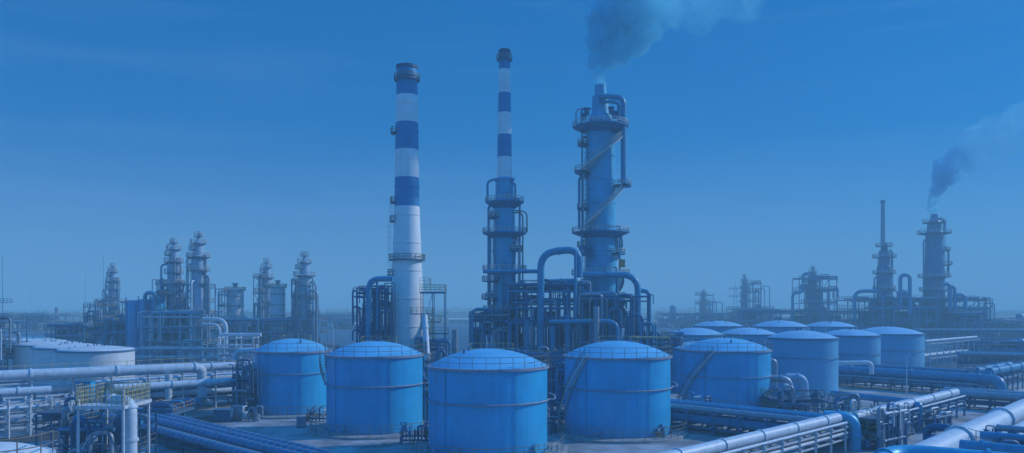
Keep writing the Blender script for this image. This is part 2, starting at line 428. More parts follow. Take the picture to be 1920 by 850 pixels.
def structure(label, px0, px1, Y0, Y1, levels, nx=4, ny=2, m='steel', rails='yellow', dens=10, rot=0, seed=0, braces=True, vess=2, boxes=0, name='process_structure', group=None, pm=('pipe_blue','pipe_dark','pipe_dark','pipe_grey','bundle_blue'), thick=.32, big=1.0, decks=True):
    rnd=random.Random(seed); Yc=(Y0+Y1)/2
    x0,x1=WX(px0,Yc),WX(px1,Yc); c=Vector(((x0+x1)/2,Yc,0)); W=(x1-x0)/2; D=(Y1-Y0)/2
    cs,sn=math.cos(R(rot)),math.sin(R(rot))
    def T(x,y,z): return Vector((c.x+x*cs-y*sn,c.y+x*sn+y*cs,z))
    root=thing(name,label,'steel structure',c,group); top=levels[-1]
    gx=[-W+2*W*i/nx for i in range(nx+1)]; gy=[-D+2*D*i/ny for i in range(ny+1)]
    for i,x in enumerate(gx):
        for j,y in enumerate(gy):
            h=top if rnd.random()<.75 else rnd.choice(levels)
            MB().bar(T(x,y,0),T(x,y,h+rnd.choice([0,0,1.5])),thick).build('post',m,root)
    for z in levels:
        b=MB()
        for y in gy: b.bar(T(-W,y,z),T(W,y,z),thick)
        for x in gx: b.bar(T(x,-D,z),T(x,D,z),thick)
        b.build('floor_beam',m,root)
        if decks:
            xa=rnd.choice([0,0,1]) ; xb=rnd.choice([nx,nx,nx-1])
            if xb<=xa: xa,xb=0,nx
            xm=(gx[xa]+gx[xb])/2; p=T(xm,0,z+thick*.5+.09)
            dk=MB().box(tuple(p),(gx[xb]-gx[xa],2*D,.12),R(rot)).build('deck','grating',root)
            q=MB().rail([T(gx[xa],D,z+.3),T(gx[xa],-D,z+.3),T(gx[xb],-D,z+.3),T(gx[xb],D,z+.3)],1.5*max(1,big*.8),2.2*big,max(.05,Yc*.00034),1).build('railing',rails,root); q.parent=dk
    if braces:
        zz=[0]+list(levels)
        for k in range(len(zz)-1):
            i=rnd.randrange(nx); b=MB(); b.bar(T(gx[i],-D,zz[k]),T(gx[i+1],-D,zz[k+1]),thick*.6)
            if rnd.random()<.5: b.bar(T(gx[i+1],-D,zz[k]),T(gx[i],-D,zz[k+1]),thick*.6)
            b.build('brace',m,root)
    for k in range(boxes):
        zz=[0]+list(levels); i=rnd.randrange(nx); l=rnd.choice([0,0,1]) if len(levels)>1 else 0
        w_=(gx[i+1]-gx[i])*rnd.uniform(.5,.9); h_=(zz[l+1]-zz[l])*rnd.uniform(.45,.85); p=T((gx[i]+gx[i+1])/2,rnd.uniform(-D*.3,D*.7),zz[l]+h_/2+thick*.5)
        b=MB(); b.box(tuple(p),(w_,D*.9,h_),R(rot)); b.box((p.x,p.y,p.z+h_/2+.15),(w_*1.04,D*.95,.3),R(rot)); b.tube([(p.x,p.y,p.z+h_/2),(p.x,p.y,p.z+h_/2+1.5*big)],.35*big,8)
        b.build('equipment_housing',rnd.choice(['pipe_dark','bundle_blue','pipe_dark','steel_dark']),root)
    for k in range(vess):
        z=rnd.choice([0]+list(levels[:-1])); x=rnd.uniform(-W*.75,W*.75); y=rnd.uniform(-D*.6,D*.3)
        if rnd.random()<.5:
            r_=rnd.uniform(.9,1.7)*big; h=rnd.uniform(3.5,7)*big
            MB().lathe(T(x,y,z),[(r_,0),(r_,h),(r_*.7,h+r_*.4),(.01,h+r_*.6)],18).build('vessel',rnd.choice(pm),root)
        else:
            r_=rnd.uniform(.8,1.3)*big; l=rnd.uniform(3,6)*big; a=T(x-l/2,y,z+r_+.9); e=T(x+l/2,y,z+r_+.9); d=(e-a).normalized()
            MB().tube([a-d*r_*.5,a-d*.15,a],r_*.98,14).tube([a,e],r_,14).build('drum',rnd.choice(pm),root)
    for k in range(dens):
        mm=rnd.choice(pm); r_=rnd.choice([.12,.16,.24,.34])*big**.6
        x=rnd.uniform(-W,W); y=rnd.choice([-D-.5,-D-.8,rnd.uniform(-D,D)]); t=rnd.random(); zl=sorted([0]+list(levels))
        if t<.45:
            z=rnd.choice(zl[1:])+rnd.uniform(.5,2.2); x2=max(-W-1,min(W+1,x+rnd.choice([-1,1])*rnd.uniform(2,W)))
            pts=[T(x,y,0),T(x,y,z),T(x2,y,z)]
            if rnd.random()<.6: pts.append(T(x2,y,max(0,z-rnd.uniform(2,8))))
        elif t<.8:
            z=rnd.choice(zl[1:])+rnd.choice([-.9,.7,1.2]); pts=[T(-W-rnd.uniform(-2,1),y,z),T(x,y,z),T(x,y+rnd.uniform(1,D),z)] if rnd.random()<.4 else [T(-W-rnd.uniform(-1,.5),y,z),T(W+rnd.uniform(-1,.5),y,z)]
        else:
            z=top*rnd.uniform(.7,1)+rnd.uniform(1,3); w=rnd.uniform(1.5,4)*big; pts=[T(x,y,z*.5),T(x,y,z),T(x+w,y,z),T(x+w,y,z*.4)]
        MB().tube(fillet(pts,r_*3),r_,8).build('pipe',mm,root)
    return root

def lattice_mast(label, px, Y, py_top, w=1.2, base_py=None, plats=(), group=None, m='steel', taper=.35, whip=.3):
    x=WX(px,Y); H=WZ(py_top,Y); root=thing('lattice_mast',label,'mast',(x,Y,0),group); Hl=H*(1-whip)
    b=MB(); n=max(4,int(Hl/(w*2))); 
    def c4(t):
        k=w/2*(1-(1-taper)*t); return [Vector((x+a*k,Y+b_*k,Hl*t)) for a,b_ in((-1,-1),(1,-1),(1,1),(-1,1))]
    for i in range(n):
        A,B=c4(i/n),c4((i+1)/n)
        for j in range(4): b.bar(A[j],B[j],.12); b.bar(A[j],B[(j+1)%4],.07); b.bar(B[j],B[(j+1)%4],.07)
    b.build('lattice',m,root)
    if whip: MB().tube([(x,Y,Hl-1),(x,Y,H)],.1,6,True,.05).build('whip',m,root)
    for t in plats:
        z=H*t; p=MB().box((x,Y,z),(w*2.2,w*2.2,.15)).build('platform','grating',root)
        q=MB().rail([(x-w*1.1,Y-w*1.1,z),(x+w*1.1,Y-w*1.1,z),(x+w*1.1,Y+w*1.1,z),(x-w*1.1,Y+w*1.1,z),(x-w*1.1,Y-w*1.1,z)],1.2,1.2,.05).build('railing',m,root); q.parent=p
    return root

# ================================================================== THE PLACE
SUN_AZ=R(15); SUN_EL=R(31)
# ------------------------------------------------------------------ ground
def ground():
    m=bpy.data.materials.new('plain'); m.use_nodes=True; nt=m.node_tree; N=nt.nodes; L=nt.links
    b=N['Principled BSDF']; b.inputs['Roughness'].default_value=.95
    tc=N.new('ShaderNodeTexCoord')
    mp=N.new('ShaderNodeMapping'); mp.inputs['Scale'].default_value=(.0016,.0032,1); mp.inputs['Rotation'].default_value=(0,0,.3); L.new(tc.outputs['Object'],mp.inputs['Vector'])
    vo=N.new('ShaderNodeTexVoronoi'); vo.inputs['Scale'].default_value=1.6; L.new(mp.outputs[0],vo.inputs['Vector'])
    rp=N.new('ShaderNodeValToRGB'); rp.color_ramp.interpolation='CONSTANT'
    e=rp.color_ramp.elements; e[0].color=(.04,.07,.06,1); e[1].position=.3; e[1].color=(.09,.10,.08,1)
    for p_,c_ in((.5,(.03,.06,.05,1)),(.65,(.16,.16,.14,1)),(.8,(.06,.08,.07,1))):
        q=e.new(p_); q.color=c_
    sp=N.new('ShaderNodeSeparateColor'); L.new(vo.outputs['Color'],sp.inputs[0]); L.new(sp.outputs[0],rp.inputs[0])
    ns=N.new('ShaderNodeTexNoise'); ns.inputs['Scale'].default_value=.02; ns.inputs['Detail'].default_value=8; L.new(tc.outputs['Object'],ns.inputs['Vector'])
    mr=N.new('ShaderNodeMapRange'); mr.inputs[3].default_value=.5; mr.inputs[4].default_value=1.5; L.new(ns.outputs['Fac'],mr.inputs[0])
    mx=N.new('ShaderNodeMix'); mx.data_type='RGBA'; mx.blend_type='MULTIPLY'; mx.inputs[0].default_value=1; L.new(rp.outputs[0],mx.inputs[6]); L.new(mr.outputs[0],mx.inputs[7])
    L.new(mx.outputs[2],b.inputs['Base Color']); M['plain']=m
    g=MB(); g.v=[(-14000,-400,0),(14000,-400,0),(14000,14000,0),(-14000,14000,0)]; g.face([0,1,2,3])
    tag(g.build('ground','plain',None,(0,0,0)),'flat open plain running to the horizon behind the plant',None,None,'structure')
    # concrete yard of the plant
    m=bpy.data.materials.new('concrete'); m.use_nodes=True; nt=m.node_tree; N=nt.nodes; L=nt.links
    b=N['Principled BSDF']; b.inputs['Roughness'].default_value=.85
    tc=N.new('ShaderNodeTexCoord'); mp=N.new('ShaderNodeMapping'); mp.inputs['Rotation'].default_value=(0,0,R(45)); L.new(tc.outputs['Object'],mp.inputs['Vector'])
    br=N.new('ShaderNodeTexBrick'); br.inputs['Scale'].default_value=1; br.inputs['Brick Width'].default_value=7; br.inputs['Row Height'].default_value=5; br.offset=0
    br.inputs['Mortar Size'].default_value=.05; br.inputs['Color1'].default_value=(.46,.48,.52,1); br.inputs['Color2'].default_value=(.38,.40,.44,1); br.inputs['Mortar'].default_value=(.26,.27,.3,1)
    L.new(mp.outputs[0],br.inputs['Vector'])
    n1=N.new('ShaderNodeTexNoise'); n1.inputs['Scale'].default_value=.07; n1.inputs['Detail'].default_value=9; n1.inputs['Roughness'].default_value=.65; L.new(tc.outputs['Object'],n1.inputs['Vector'])
    r1=N.new('ShaderNodeMapRange'); r1.inputs[1].default_value=.38; r1.inputs[2].default_value=.62; r1.inputs[3].default_value=.32; r1.inputs[4].default_value=1.15; L.new(n1.outputs['Fac'],r1.inputs[0])
    mx=N.new('ShaderNodeMix'); mx.data_type='RGBA'; mx.blend_type='MULTIPLY'; mx.inputs[0].default_value=1; L.new(br.outputs['Color'],mx.inputs[6]); L.new(r1.outputs[0],mx.inputs[7])
    L.new(mx.outputs[2],b.inputs['Base Color']); M['concrete']=m
    g=MB(); z=.004; g.v=[(-200,-20,z),(240,-20,z),(330,200,z),(120,300,z),(-190,250,z)]; g.face([0,1,2,3,4])
    tag(g.build('yard','concrete',None,(0,0,0)),'stained concrete yard under the tanks and racks',None,None,'structure')
ground()
mat('gravel', (.03,.11,.19), .95, 0, .35, .08)
def sheet(name,label,pts,m,z=.012):
    g=MB(); g.v=[(x,y,z) for x,y in pts]; g.face(list(range(len(pts)))); tag(g.build(name,m,None,(0,0,0)),label,None,None,'structure')
def strip(A,B,w):
    A=Vector(A);B=Vector(B); d=(B-A).normalized(); q=Vector((-d.y,d.x))*w/2
    return [tuple(A-q),tuple(B-q),tuple(B+q),tuple(A+q)]
sheet('gravel_yard','dark gravel yard under the far process units',[(-420,200),(430,150),(640,500),(520,1000),(-480,900),(-560,420)],'gravel',.002)
sheet('road','dark service road between the tank rows',strip((-120,98),(60,290),9),'asphalt',.010)
sheet('road','dark service road behind the right hand tanks',strip((60,300),(330,170),9),'asphalt',.014)
sheet('road','road crossing the plain on the far left',strip((-900,860),(300,1150),12),'field_pale',.010)
sheet('field','pale bare field beyond the white tanks',[(-620,820),(-310,800),(-330,980),(-700,1010)],'field_pale',.008)
sheet('field','reddish ploughed field beyond the white tanks',[(-560,700),(-260,680),(-290,780),(-600,800)],'field',.008)
# far low hills
b=MB(); rnd=random.Random(3)
for k in range(0,60):
    pass
def ridge(label,x0,x1,Y,h,seed):
    b=MB(); n=70
    for i in range(n+1):
        x=x0+(x1-x0)*i/n; t=i/n; hh=h*(math.sin(PI*t)**.6)*(.7+.5*mnoise.noise(Vector((x*.0009,seed,0)))+.12*mnoise.noise(Vector((x*.006,seed,3))))
        b.v+= [(x,Y-700,0),(x,Y,max(0,hh)),(x,Y+900,0)]
        if i:
            a=3*(i-1); c=3*i
            b.face([a,c,c+1,a+1],True); b.face([a+1,c+1,c+2,a+2],True)
    tag(b.build('hill','hill',None,(0,Y,0)),label,None,None,'structure')
ridge('long low hill on the right of the horizon',600,9500,9000,48,1)
ridge('low rise on the left of the horizon',-9000,-1500,9500,30,5)
ridge('low rise on the horizon between the chimneys',-1800,1600,10500,34,9)
# far tree belts
def belt(label,x0,x1,Y,h,n,seed,dy=60):
    rnd=random.Random(seed); b=MB()
    for k in range(n):
        x=rnd.uniform(x0,x1); y=Y+rnd.uniform(-dy,dy); r_=h*rnd.uniform(.35,.8); s=[]
        base=len(b.v)
        for i in range(4):
            t=i/3; rr=r_*(.6,1,.75,.15)[i]; zz=r_*(0,.6,1.2,1.55)[i]*rnd.uniform(.85,1.15)
            for j in range(7):
                a=2*PI*j/7; q=rr*rnd.uniform(.75,1.25); b.v.append((x+q*math.cos(a),y+q*math.sin(a),zz))
        for i in range(3):
            for j in range(7): b.face([base+i*7+j,base+i*7+(j+1)%7,base+(i+1)*7+(j+1)%7,base+(i+1)*7+j])
        b.face([base+21+j for j in range(7)])
    tag(b.build('treeline','trees',None,(x0,Y,0)),label,None,None,'stuff')
belt('dark belt of trees on the plain at far left',-1300,-450,1500,9,420,1)
belt('dark belt of trees behind the left process towers',-500,100,1750,8,300,2)
belt('dark belt of trees beyond the right tanks',180,520,900,5,240,3,40)
belt('dark belt of trees on the plain at far right',900,2200,1800,9,420,4)
belt('thin line of trees far behind the chimneys',-700,900,3000,12,420,5,120)

# ------------------------------------------------------------------ small far buildings
def shed(label,px,py,wpx,hpx,depth=24,rot=0,ch=False):
    Y=HC*F/(py-HY); s=Y/F; c=Vector((WX(px,Y),Y,0)); w=wpx*s; h=hpx*s; cs,sn=math.cos(R(rot)),math.sin(R(rot))
    root=thing('warehouse',label,'building',c,'buildings on the plain')
    MB().box((c.x,c.y,h/2),(w,depth,h),R(rot)).build('wall','wall_pale',root)
    def T(x,y,z): return (c.x+x*cs-y*sn,c.y+x*sn+y*cs,z)
    b=MB(); e=.6; n=len(b.v); W=w/2+e; D=depth/2+e; k=h*.28
    b.v+=[T(-W,-D,h),T(W,-D,h),T(W,D,h),T(-W,D,h),T(-W,0,h+k),T(W,0,h+k)]
    for q in((0,1,5,4),(3,4,5,2),(0,4,3),(1,2,5),(0,3,2,1)): b.face(list(q))
    b.build('roof','roof_pale',root)
    for i in range(max(2,int(w/9))):
        x=-w/2+w*(i+.5)/max(2,int(w/9)); q=T(x,-depth/2-.02,h*.4); MB().box(q,(2.6,.1,h*.45),R(rot)).build('door','steel_dark',root)
for a in [('long pale roofed shed right of the smoking tower',1285,606,95,9,26,4),('small pale shed beside the far left tree belt',42,606,26,6,14,0),
          ('low white shed on the plain left of the thin mast',92,600,22,5,14,10),('wide low shed in front of the pale field',150,611,44,5,16,0),
          ('pale shed between the twin domed vessels',476,604,20,7,14,0),('long low shed behind the striped chimney',650,602,50,6,18,-6),
          ('small pale block left of the striped chimney arch pipe',672,618,16,10,12,0),('low shed right of the yellow railed platform',862,606,40,7,18,0),
          ('pale shed on the far right edge of the plain',1895,606,34,6,18,-5),('low shed between the two far right masts',1862,616,26,6,14,0),
          ('long dark shed on the plain behind the far white tanks',95,615,60,7,20,2),('narrow shed just right of the thick hazy silver tower',622,607,22,7,14,0),('low shed on the plain left of the far tank group',1250,596,46,6,16,0),
          ('little shed at the foot of the hazy lattice tower',1360,598,24,5,14,0),('long shed behind the hazy blue column',1450,600,60,6,20,3)]: shed(*a)

# ------------------------------------------------------------------ storage tanks
r_,c,r,H=storage_tank(549,172,141,657,'blue domed tank leftmost of the front row, nearest the white pipes',.155,ring2=.66,seed=1); tank_apron('round concrete base under the leftmost front tank',c,r); apron_fence('grey railing round the foot of the leftmost front tank',c,r)
T1=(c,r,H)
r_,c,r,H=storage_tank(703,148,178,664,'blue domed tank with a spiral stair on its left, in front of the striped chimney',.135,ring2=.62,stair=(R(-222),R(-160),3.5,13.9),near=True,seed=2); tank_apron('round concrete base under the second front tank',c,r); apron_fence('grey railing round the foot of the second front tank',c,r)
T2=(c,r,H)
r_,c,r,H=storage_tank(915,127,222,685,'largest blue domed tank, nearest in the middle with a looped ring pipe',.14,ring2=.61,near=True,seed=3,vents=4); tank_apron('round concrete base under the largest front tank',c,r); apron_fence('grey railing round the foot of the largest front tank',c,r,2.6)
T3=(c,r,H)
r_,c,r,H=storage_tank(1157,145,197,666,'blue domed tank below the smoking tower, stair rising across its left',.135,ring2=.60,stair=(R(-178),R(-128),2.2,14.3),near=True,seed=4); tank_apron('round concrete base under the tank below the smoking tower',c,r); apron_fence('grey railing round the foot of the tank below the smoking tower',c,r,2.8,-180,20)
T4=(c,r,H)
r_,c,r,H=storage_tank(1360,180,163,655,'blue domed tank with a long stair, just right of the front four',.13,ring2=.57,stair=(R(-178),R(-118),.8,13.0),seed=5); tank_apron('round concrete base under the tank right of the front four',c,r,2.2)
T5=(c,r,H)
storage_tank(1306,216,108,652,'plain blue tank half hidden between the two stair tanks',.11,ring2=None,rails=False,seed=6,ringm='steel',mats=('tank_blue','far_roof'))
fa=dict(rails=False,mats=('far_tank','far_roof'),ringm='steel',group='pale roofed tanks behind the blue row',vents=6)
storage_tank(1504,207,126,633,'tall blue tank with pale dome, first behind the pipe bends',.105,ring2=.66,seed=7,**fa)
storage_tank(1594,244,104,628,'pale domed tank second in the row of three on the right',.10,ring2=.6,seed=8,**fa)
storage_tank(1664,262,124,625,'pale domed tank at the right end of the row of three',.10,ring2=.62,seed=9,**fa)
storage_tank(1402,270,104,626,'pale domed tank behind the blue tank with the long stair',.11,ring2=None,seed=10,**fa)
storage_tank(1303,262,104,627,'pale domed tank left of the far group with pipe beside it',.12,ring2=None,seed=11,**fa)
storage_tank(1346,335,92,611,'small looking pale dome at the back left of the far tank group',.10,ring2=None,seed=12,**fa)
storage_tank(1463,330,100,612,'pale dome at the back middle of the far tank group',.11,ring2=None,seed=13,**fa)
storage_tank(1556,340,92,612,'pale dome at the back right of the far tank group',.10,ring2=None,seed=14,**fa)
wa=dict(rails=False,mats=('white_tank','white_tank'),ringm='steel',group='white tanks at the left',vents=8,dome=.06)
for i,(px,Y,w,py,lb) in enumerate([(180,214,132,656,'white low roofed tank nearest, at the right end of the left row'),
        (132,236,124,651,'white tank second from the right in the left row'),
        (92,262,116,646,'white tank third from the right in the left row'),
        (66,292,106,641,'white tank fourth from the right in the left row'),
        (48,326,98,637,'white tank farthest in the left row')]):
    storage_tank(px,Y,w,py,lb,seed=30+i,**wa)
storage_tank(-14,62,190,856,'white tank roof in the bottom left corner with a handrail',.13,blue=False,ring2=None,rails=True,mats=('white_tank','white_tank'),ringm='steel_pale',vents=1,group='white tanks at the left',seed=40)

# ------------------------------------------------------------------ striped chimneys
def chimney(label,px,Y,prof,bands,cap,plats,n=48,lad=None,px_top=None):
    c=Vector((WX(px,Y),Y,0)); s=Y/F; root=thing('striped_chimney',label,'chimney',c,'striped chimneys')
    pts=sorted(prof,key=lambda a:-a[0])
    def hw(py):
        for (ya,a),(yb,b_) in zip(pts[:-1],pts[1:]):
            if yb<=py<=ya: return (a+(b_-a)*(ya-py)/(ya-yb))*s
        return (pts[0][1] if py>pts[0][0] else pts[-1][1])*s
    ys=sorted(set([y for y,_ in prof]+[y for y,_ in bands]),reverse=True)
    ys=[y for y in ys]
    fine=[]
    for a,b_ in zip(ys[:-1],ys[1:]): fine+= [a,(a+b_)/2]
    fine.append(ys[-1])
    b=MB()
    for a,b_ in zip(fine[:-1],fine[1:]):
        mid=(a+b_)/2; b.cur=0
        for y0,y1 in cap:
            if y0<=mid<=y1: b.cur=1
        for y0,y1 in bands:
            if y0<=mid<=y1: b.cur=1
        b.lathe(c,[(hw(a),max(0,WZ(a,Y))),(hw(b_),WZ(b_,Y))],n)
    b.build('shaft',['white','band_blue'],root)
    yt=ys[-1]; zt=WZ(yt,Y); rt=hw(yt)
    MB().lathe(c,[(rt+.02,zt-6*s),(rt+.25,zt-5.5*s),(rt+.25,zt),(rt-.25,zt+.05),(rt-.3,zt-3)],n).build('crown','dark_band',root)
    for py in plats:
        z=WZ(py[0],Y); platform(root,c,hw(py[0])-.05,py[1]*s,z,py[2],py[3],0,'rail_grey',max(1.3,7*s),.3,28)
    for y0,y1 in lad or []:
        ladder(root,c,hw((y0+y1)/2)+.15,R(-172),WZ(y0,Y),WZ(y1,Y),'steel_pale',k=1.2)
    # weld collars between the sections
    for py in range(int(ys[-1])+20,int(ys[0]),52):
        r0=hw(py)+.02; z=WZ(py,Y); MB().lathe(c,[(r0,z-.18),(r0+.1,z-.15),(r0+.1,z+.15),(r0,z+.18)],n).build('collar','white' if not any(a<=py<=b_ for a,b_ in list(bands)+list(cap)) else 'band_blue',root)
    return root,c
chimney('tall blue and white striped chimney on the left, wide white base',763,212,
    [(740,39),(640,34),(560,30.5),(485,27),(388,23.4),(282,22),(180,20.2),(124,18.8)],
    [(124,180),(231,282),(334,387)],[(124,180)],
    [(487,34,-180,180),(150,24,-180,180),(250,30,165,215),(380,31,165,215),(415,32,165,215),(515,36,160,215)],
    lad=[(700,515),(515,415),(415,380)])
chimney('slim blue and white striped chimney standing on the blue tower',946,228,
    [(345,14.6),(295,13.6),(212,12.2),(131,11),(94,9.6)],
    [(94,131),(175,212),(253,295)],[(94,131)],
    [(112,14.5,-180,180)],n=32)

# ------------------------------------------------------------------ middle towers
root,cc,rad=column(946,228,[(720,24),(560,22),(520,21),(500,20.5),(475,21.5),(437,21.5),(432,19.5),(379,19),(374,17),(338,17),(334,15.5)],
    'blue process tower carrying the slim striped chimney',
    plats=[(379,36,-180,180,2.0),(437,41,-180,180,1.6),(507,41,-180,180,1.2),(527,42,120,240,.5),(560,43,130,230,.8),(600,44,-180,180,.8),(408,32,120,240,.3),(470,33,-60,60,.3),(582,40,-180,180,.4)],
    ladders=[(-150,640,560),(-165,560,507),(-155,507,437),(-165,437,379)],
    spipes=[(-172,640,385,11,5,'pipe_blue'),(-150,640,445,9,4,'pipe_blue'),(-12,600,372,12,4,'pipe_blue'),(-30,640,450,10,5,'pipe_grey'),(-20,640,400,17,3,'rail_grey'),(-100,640,520,4,5,'column_blue'),(-75,640,530,4,6,'column_blue')],
    seed=3,clutter=26,n=36,dm='bundle_blue')
def hookpipe(root,c,pts,r,m='pipe_blue'):
    MB().tube(fillet(pts,1.6),r,8).build('side_pipe',m,root)
Yt=226
hookpipe(root,cc,[P(914,378,Yt),P(914,340,Yt),P(930,336,Yt),P(965,336,Yt)],.35)
hookpipe(root,cc,[P(966,375,Yt),P(966,345,Yt),P(958,342,Yt)],.3)
hookpipe(root,cc,[P(988,436,Yt),P(988,397,Yt),P(965,395,Yt)],.22,'rail_grey')
root,cc,rad=column(1126,234,[(720,34),(560,32),(512,30),(505,29),(470,29),(440,29),(430,28),(420,27.5),(245,26.5),(240,24),(226,24),(212,17),(205,16.5),(184,15),(182,11.5),(160,10.6)],
    'broad blue process tower with winding stairs and smoking stub stack',
    plats=[(238,52,-180,180,2.2),(436,53.5,-180,180,1.8),(514,54,-180,180,1.0),(322,49,140,215,2.0),(271,43,150,205,.8),(391,44,150,205,.8),(349,57,-32,12,.6),(476,46,-50,20,.4),(462,44,150,210,.4),(536,44,150,215,.4),(580,48,-60,40,.4),(556,46,-180,180,.5),(604,50,-180,180,.5)],
    ladders=[(-158,600,514),(-165,514,436),(-160,436,391),(-165,391,322),(-160,322,271),(-165,271,238)],
    spipes=[(178,430,330,13,5,'pipe_blue'),(-162,436,245,11,3,'pipe_dark'),(-20,344,182,16,0,'pipe_blue')][:2],
    seed=5,clutter=30,n=44,dm='bundle_blue')
TW=cc
# stub stack details and arch pipe at the top
Yq=231
MB().lathe(cc,[(11.6*234/F,WZ(186,234)),(15.6*234/F,WZ(185,234)),(15.6*234/F,WZ(181,234)),(11.3*234/F,WZ(180,234))],28).build('flange','column_blue',root)
for (a,b_,w_,yt) in ((1140,1169,.8,181),(1146,1160,.5,191)):
    MB().tube(fillet([P(a-18,yt,Yq),P(a,yt,Yq),P(b_,yt+2,Yq),P(b_,345 if w_>.7 else 240,Yq)],2.6),w_,10).build('side_pipe','pipe_blue',root)
MB().tube(fillet([P(1172,240,Yq),P(1172,345,Yq)],1),.35,8).build('side_pipe','pipe_grey',root)
MB().tube(fillet([P(1080,236,Yq),P(1080,206,Yq),P(1100,202,Yq)],1.2),.22,6).build('side_pipe','pipe_grey',root)
MB().tube(fillet([P(1090,236,Yq),P(1090,204,Yq),P(1108,204,Yq)],1.2),.3,6).build('side_pipe','pipe_blue',root)
for k,(a,b_) in enumerate(((1100,216),(1146,214),(1152,222),(1095,226))):
    e=P(a,b_,Yq); MB().tube([e,e+Vector((0,0,1.6))],.75,10).tube([e+Vector((0,0,1.6)),e+Vector((0,0,2))],.95,10).build('valve','pipe_dark',root)
for (px,ya,yb,r0,Yq2) in ((1091,512,440,.3,229),(1094,430,326,.22,229),(1162,508,445,.3,229),(1157,600,520,.45,228),(1104,640,520,.5,226),(1148,640,560,.4,226)):
    MB().tube([P(px,ya,Yq2),P(px,yb,Yq2)],r0,8).build('side_pipe','pipe_blue' if r0>.25 else 'pipe_grey',root)
for (xa,xb,py) in ((1088,1112,476),(1086,1106,466)):
    MB().box(tuple(P((xa+xb)/2,py,230)),((xb-xa)*230/F,2.2,1.2)).build('instrument_box','pipe_dark',root)
# winding stairs
def helix(root,c,rr,a0,a1,z0,z1,w=2.3,m='rail_pale'):
    U=Vector((0,0,1)); n=46; Ri,Ro=rr+.3,rr+.3+w
    def sp(rad_,dz,i): a=R(a0+(a1-a0)*i/n); return c+Vector((math.cos(a)*rad_,math.sin(a)*rad_,z0+(z1-z0)*i/n+dz))
    b=MB()
    for i in range(n+1):
        a=R(a0+(a1-a0)*i/n); b.box(tuple(sp((Ri+Ro)/2,0,i)),(w,.45,.08),a)
    for q in(Ri,Ro): b.tube([sp(q,-.2,i) for i in range(n+1)],.26,4)
    st=b.build('stairway',m,root); h=MB()
    for i in range(0,n+1,2): h.bar(sp(Ro,0,i),sp(Ro,1.5,i),.08)
    for dz in(1.5,.8): h.tube([sp(Ro,dz,i) for i in range(n+1)],.07,4)
    o=h.build('handrail',m,root); o.parent=st
Zt=lambda py:WZ(py,230)
helix(root,cc,4.3,-12,-150,Zt(243),Zt(318))
helix(root,cc,4.3,-20,-152,Zt(345),Zt(432))
helix(root,cc,4.5,-30,60,Zt(440),Zt(500),1.5,'steel')
helix(root,cc,4.9,-15,50,Zt(520),Zt(556),1.5,'steel')
MB().box(tuple(P(1166,494,229)),(1.6,1.6,2.2)).build('lamp_box','orange',root)

# ------------------------------------------------------------------ central process structures
structure('dense blue steel structure between the two middle towers',955,1092,214,236,[10,17.6,23,27.5],5,2,'steel','yellow',90,0,11,vess=9,boxes=9,big=1.1)
structure('steel frame round the foot of the chimney carrying tower',884,956,216,236,[9,15,19.5],3,2,'steel','yellow',44,0,12,vess=4,boxes=4)
structure('steel frame round the foot of the broad smoking tower',1084,1202,212,238,[11.5,17.6,24],4,2,'steel','yellow',64,0,13,vess=6,boxes=6,big=1.1)
structure('lower steel frame right of the broad smoking tower',1200,1256,214,240,[8,13.5],3,2,'steel','yellow',30,0,14,vess=3,boxes=3)
structure('low pipe filled frame between the two front tanks and the towers',900,1070,186,200,[5.5,10.5],6,1,'steel','yellow',56,0,15,vess=5,boxes=6)
Yp=212
pipeline('thick blue pipe arching high between the two towers',[P(1014,690,Yp),P(1014,474,Yp),P(1086,467,Yp),P(1086,520,Yp)],.95,'pipe_blue',4.2,flanges=2)
pipeline('thick blue pipe running level under the high arch',[P(1022,530,Yp+2),P(1082,528,Yp+2)],.85,'pipe_blue',3,flanges=1)
pipeline('blue pipe linking the chimney tower platform to the high arch',[P(906,509,216),P(1012,509,216)],.55,'pipe_blue',2,flanges=2)
pipeline('thin vertical blue pipe beside the high arch',[P(1079,600,211),P(1079,470,211)],.4,'pipe_blue',2)
pipeline('thick blue pipe bending down right of the smoking tower',[P(1078,515,219),P(1196,516,219),P(1196,650,219)],.85,'pipe_blue',4.5,flanges=2)
pipeline('outermost blue bend pipe right of the smoking tower',[P(1199,545,225),P(1217,547,225),P(1217,660,225)],.62,'pipe_blue',3,flanges=1)
pipeline('fat pale grey column pipe in front of the smoking tower',[P(1118,690,206),P(1118,575,206)],.8,'pipe_grey',2,flanges=2)
pipeline('silver bend pipe low right of the smoking tower',[P(1165,552,218),P(1186,556,218),P(1186,640,218)],.5,'silver',2.5,flanges=1)
pipeline('blue pipe rising beside the silver bend',[P(1176,640,216),P(1176,590,216),P(1166,574,216)],.6,'pipe_blue',2.5)
pipeline('broad blue pipe elbow under the smoking tower platform',[P(1030,604,207),P(1158,602,207),P(1158,690,207)],.55,'pipe_blue',3,flanges=2)
pipeline('small blue arch left of the chimney tower',[P(885,650,214),P(885,580,214),P(916,580,214)],.45,'pipe_blue',2)
pipeline('yellow painted gas pipe behind the smoking tower tank',[P(1180,632,200),P(1256,634,200)],.28,'yellow',2)
for i,(px,w_,y0,y1,lb) in enumerate([(1036,1.2,690,612,'blue column pipe left of the fat grey one'),(988,1.0,690,600,'blue column pipe near the high arch foot'),(1064,1.1,690,590,'blue column pipe in the middle of the structure')]):
    pipeline(lb,[P(px,y0,210),P(px,y1,210)],w_*.6,'pipe_blue',2,flanges=1)

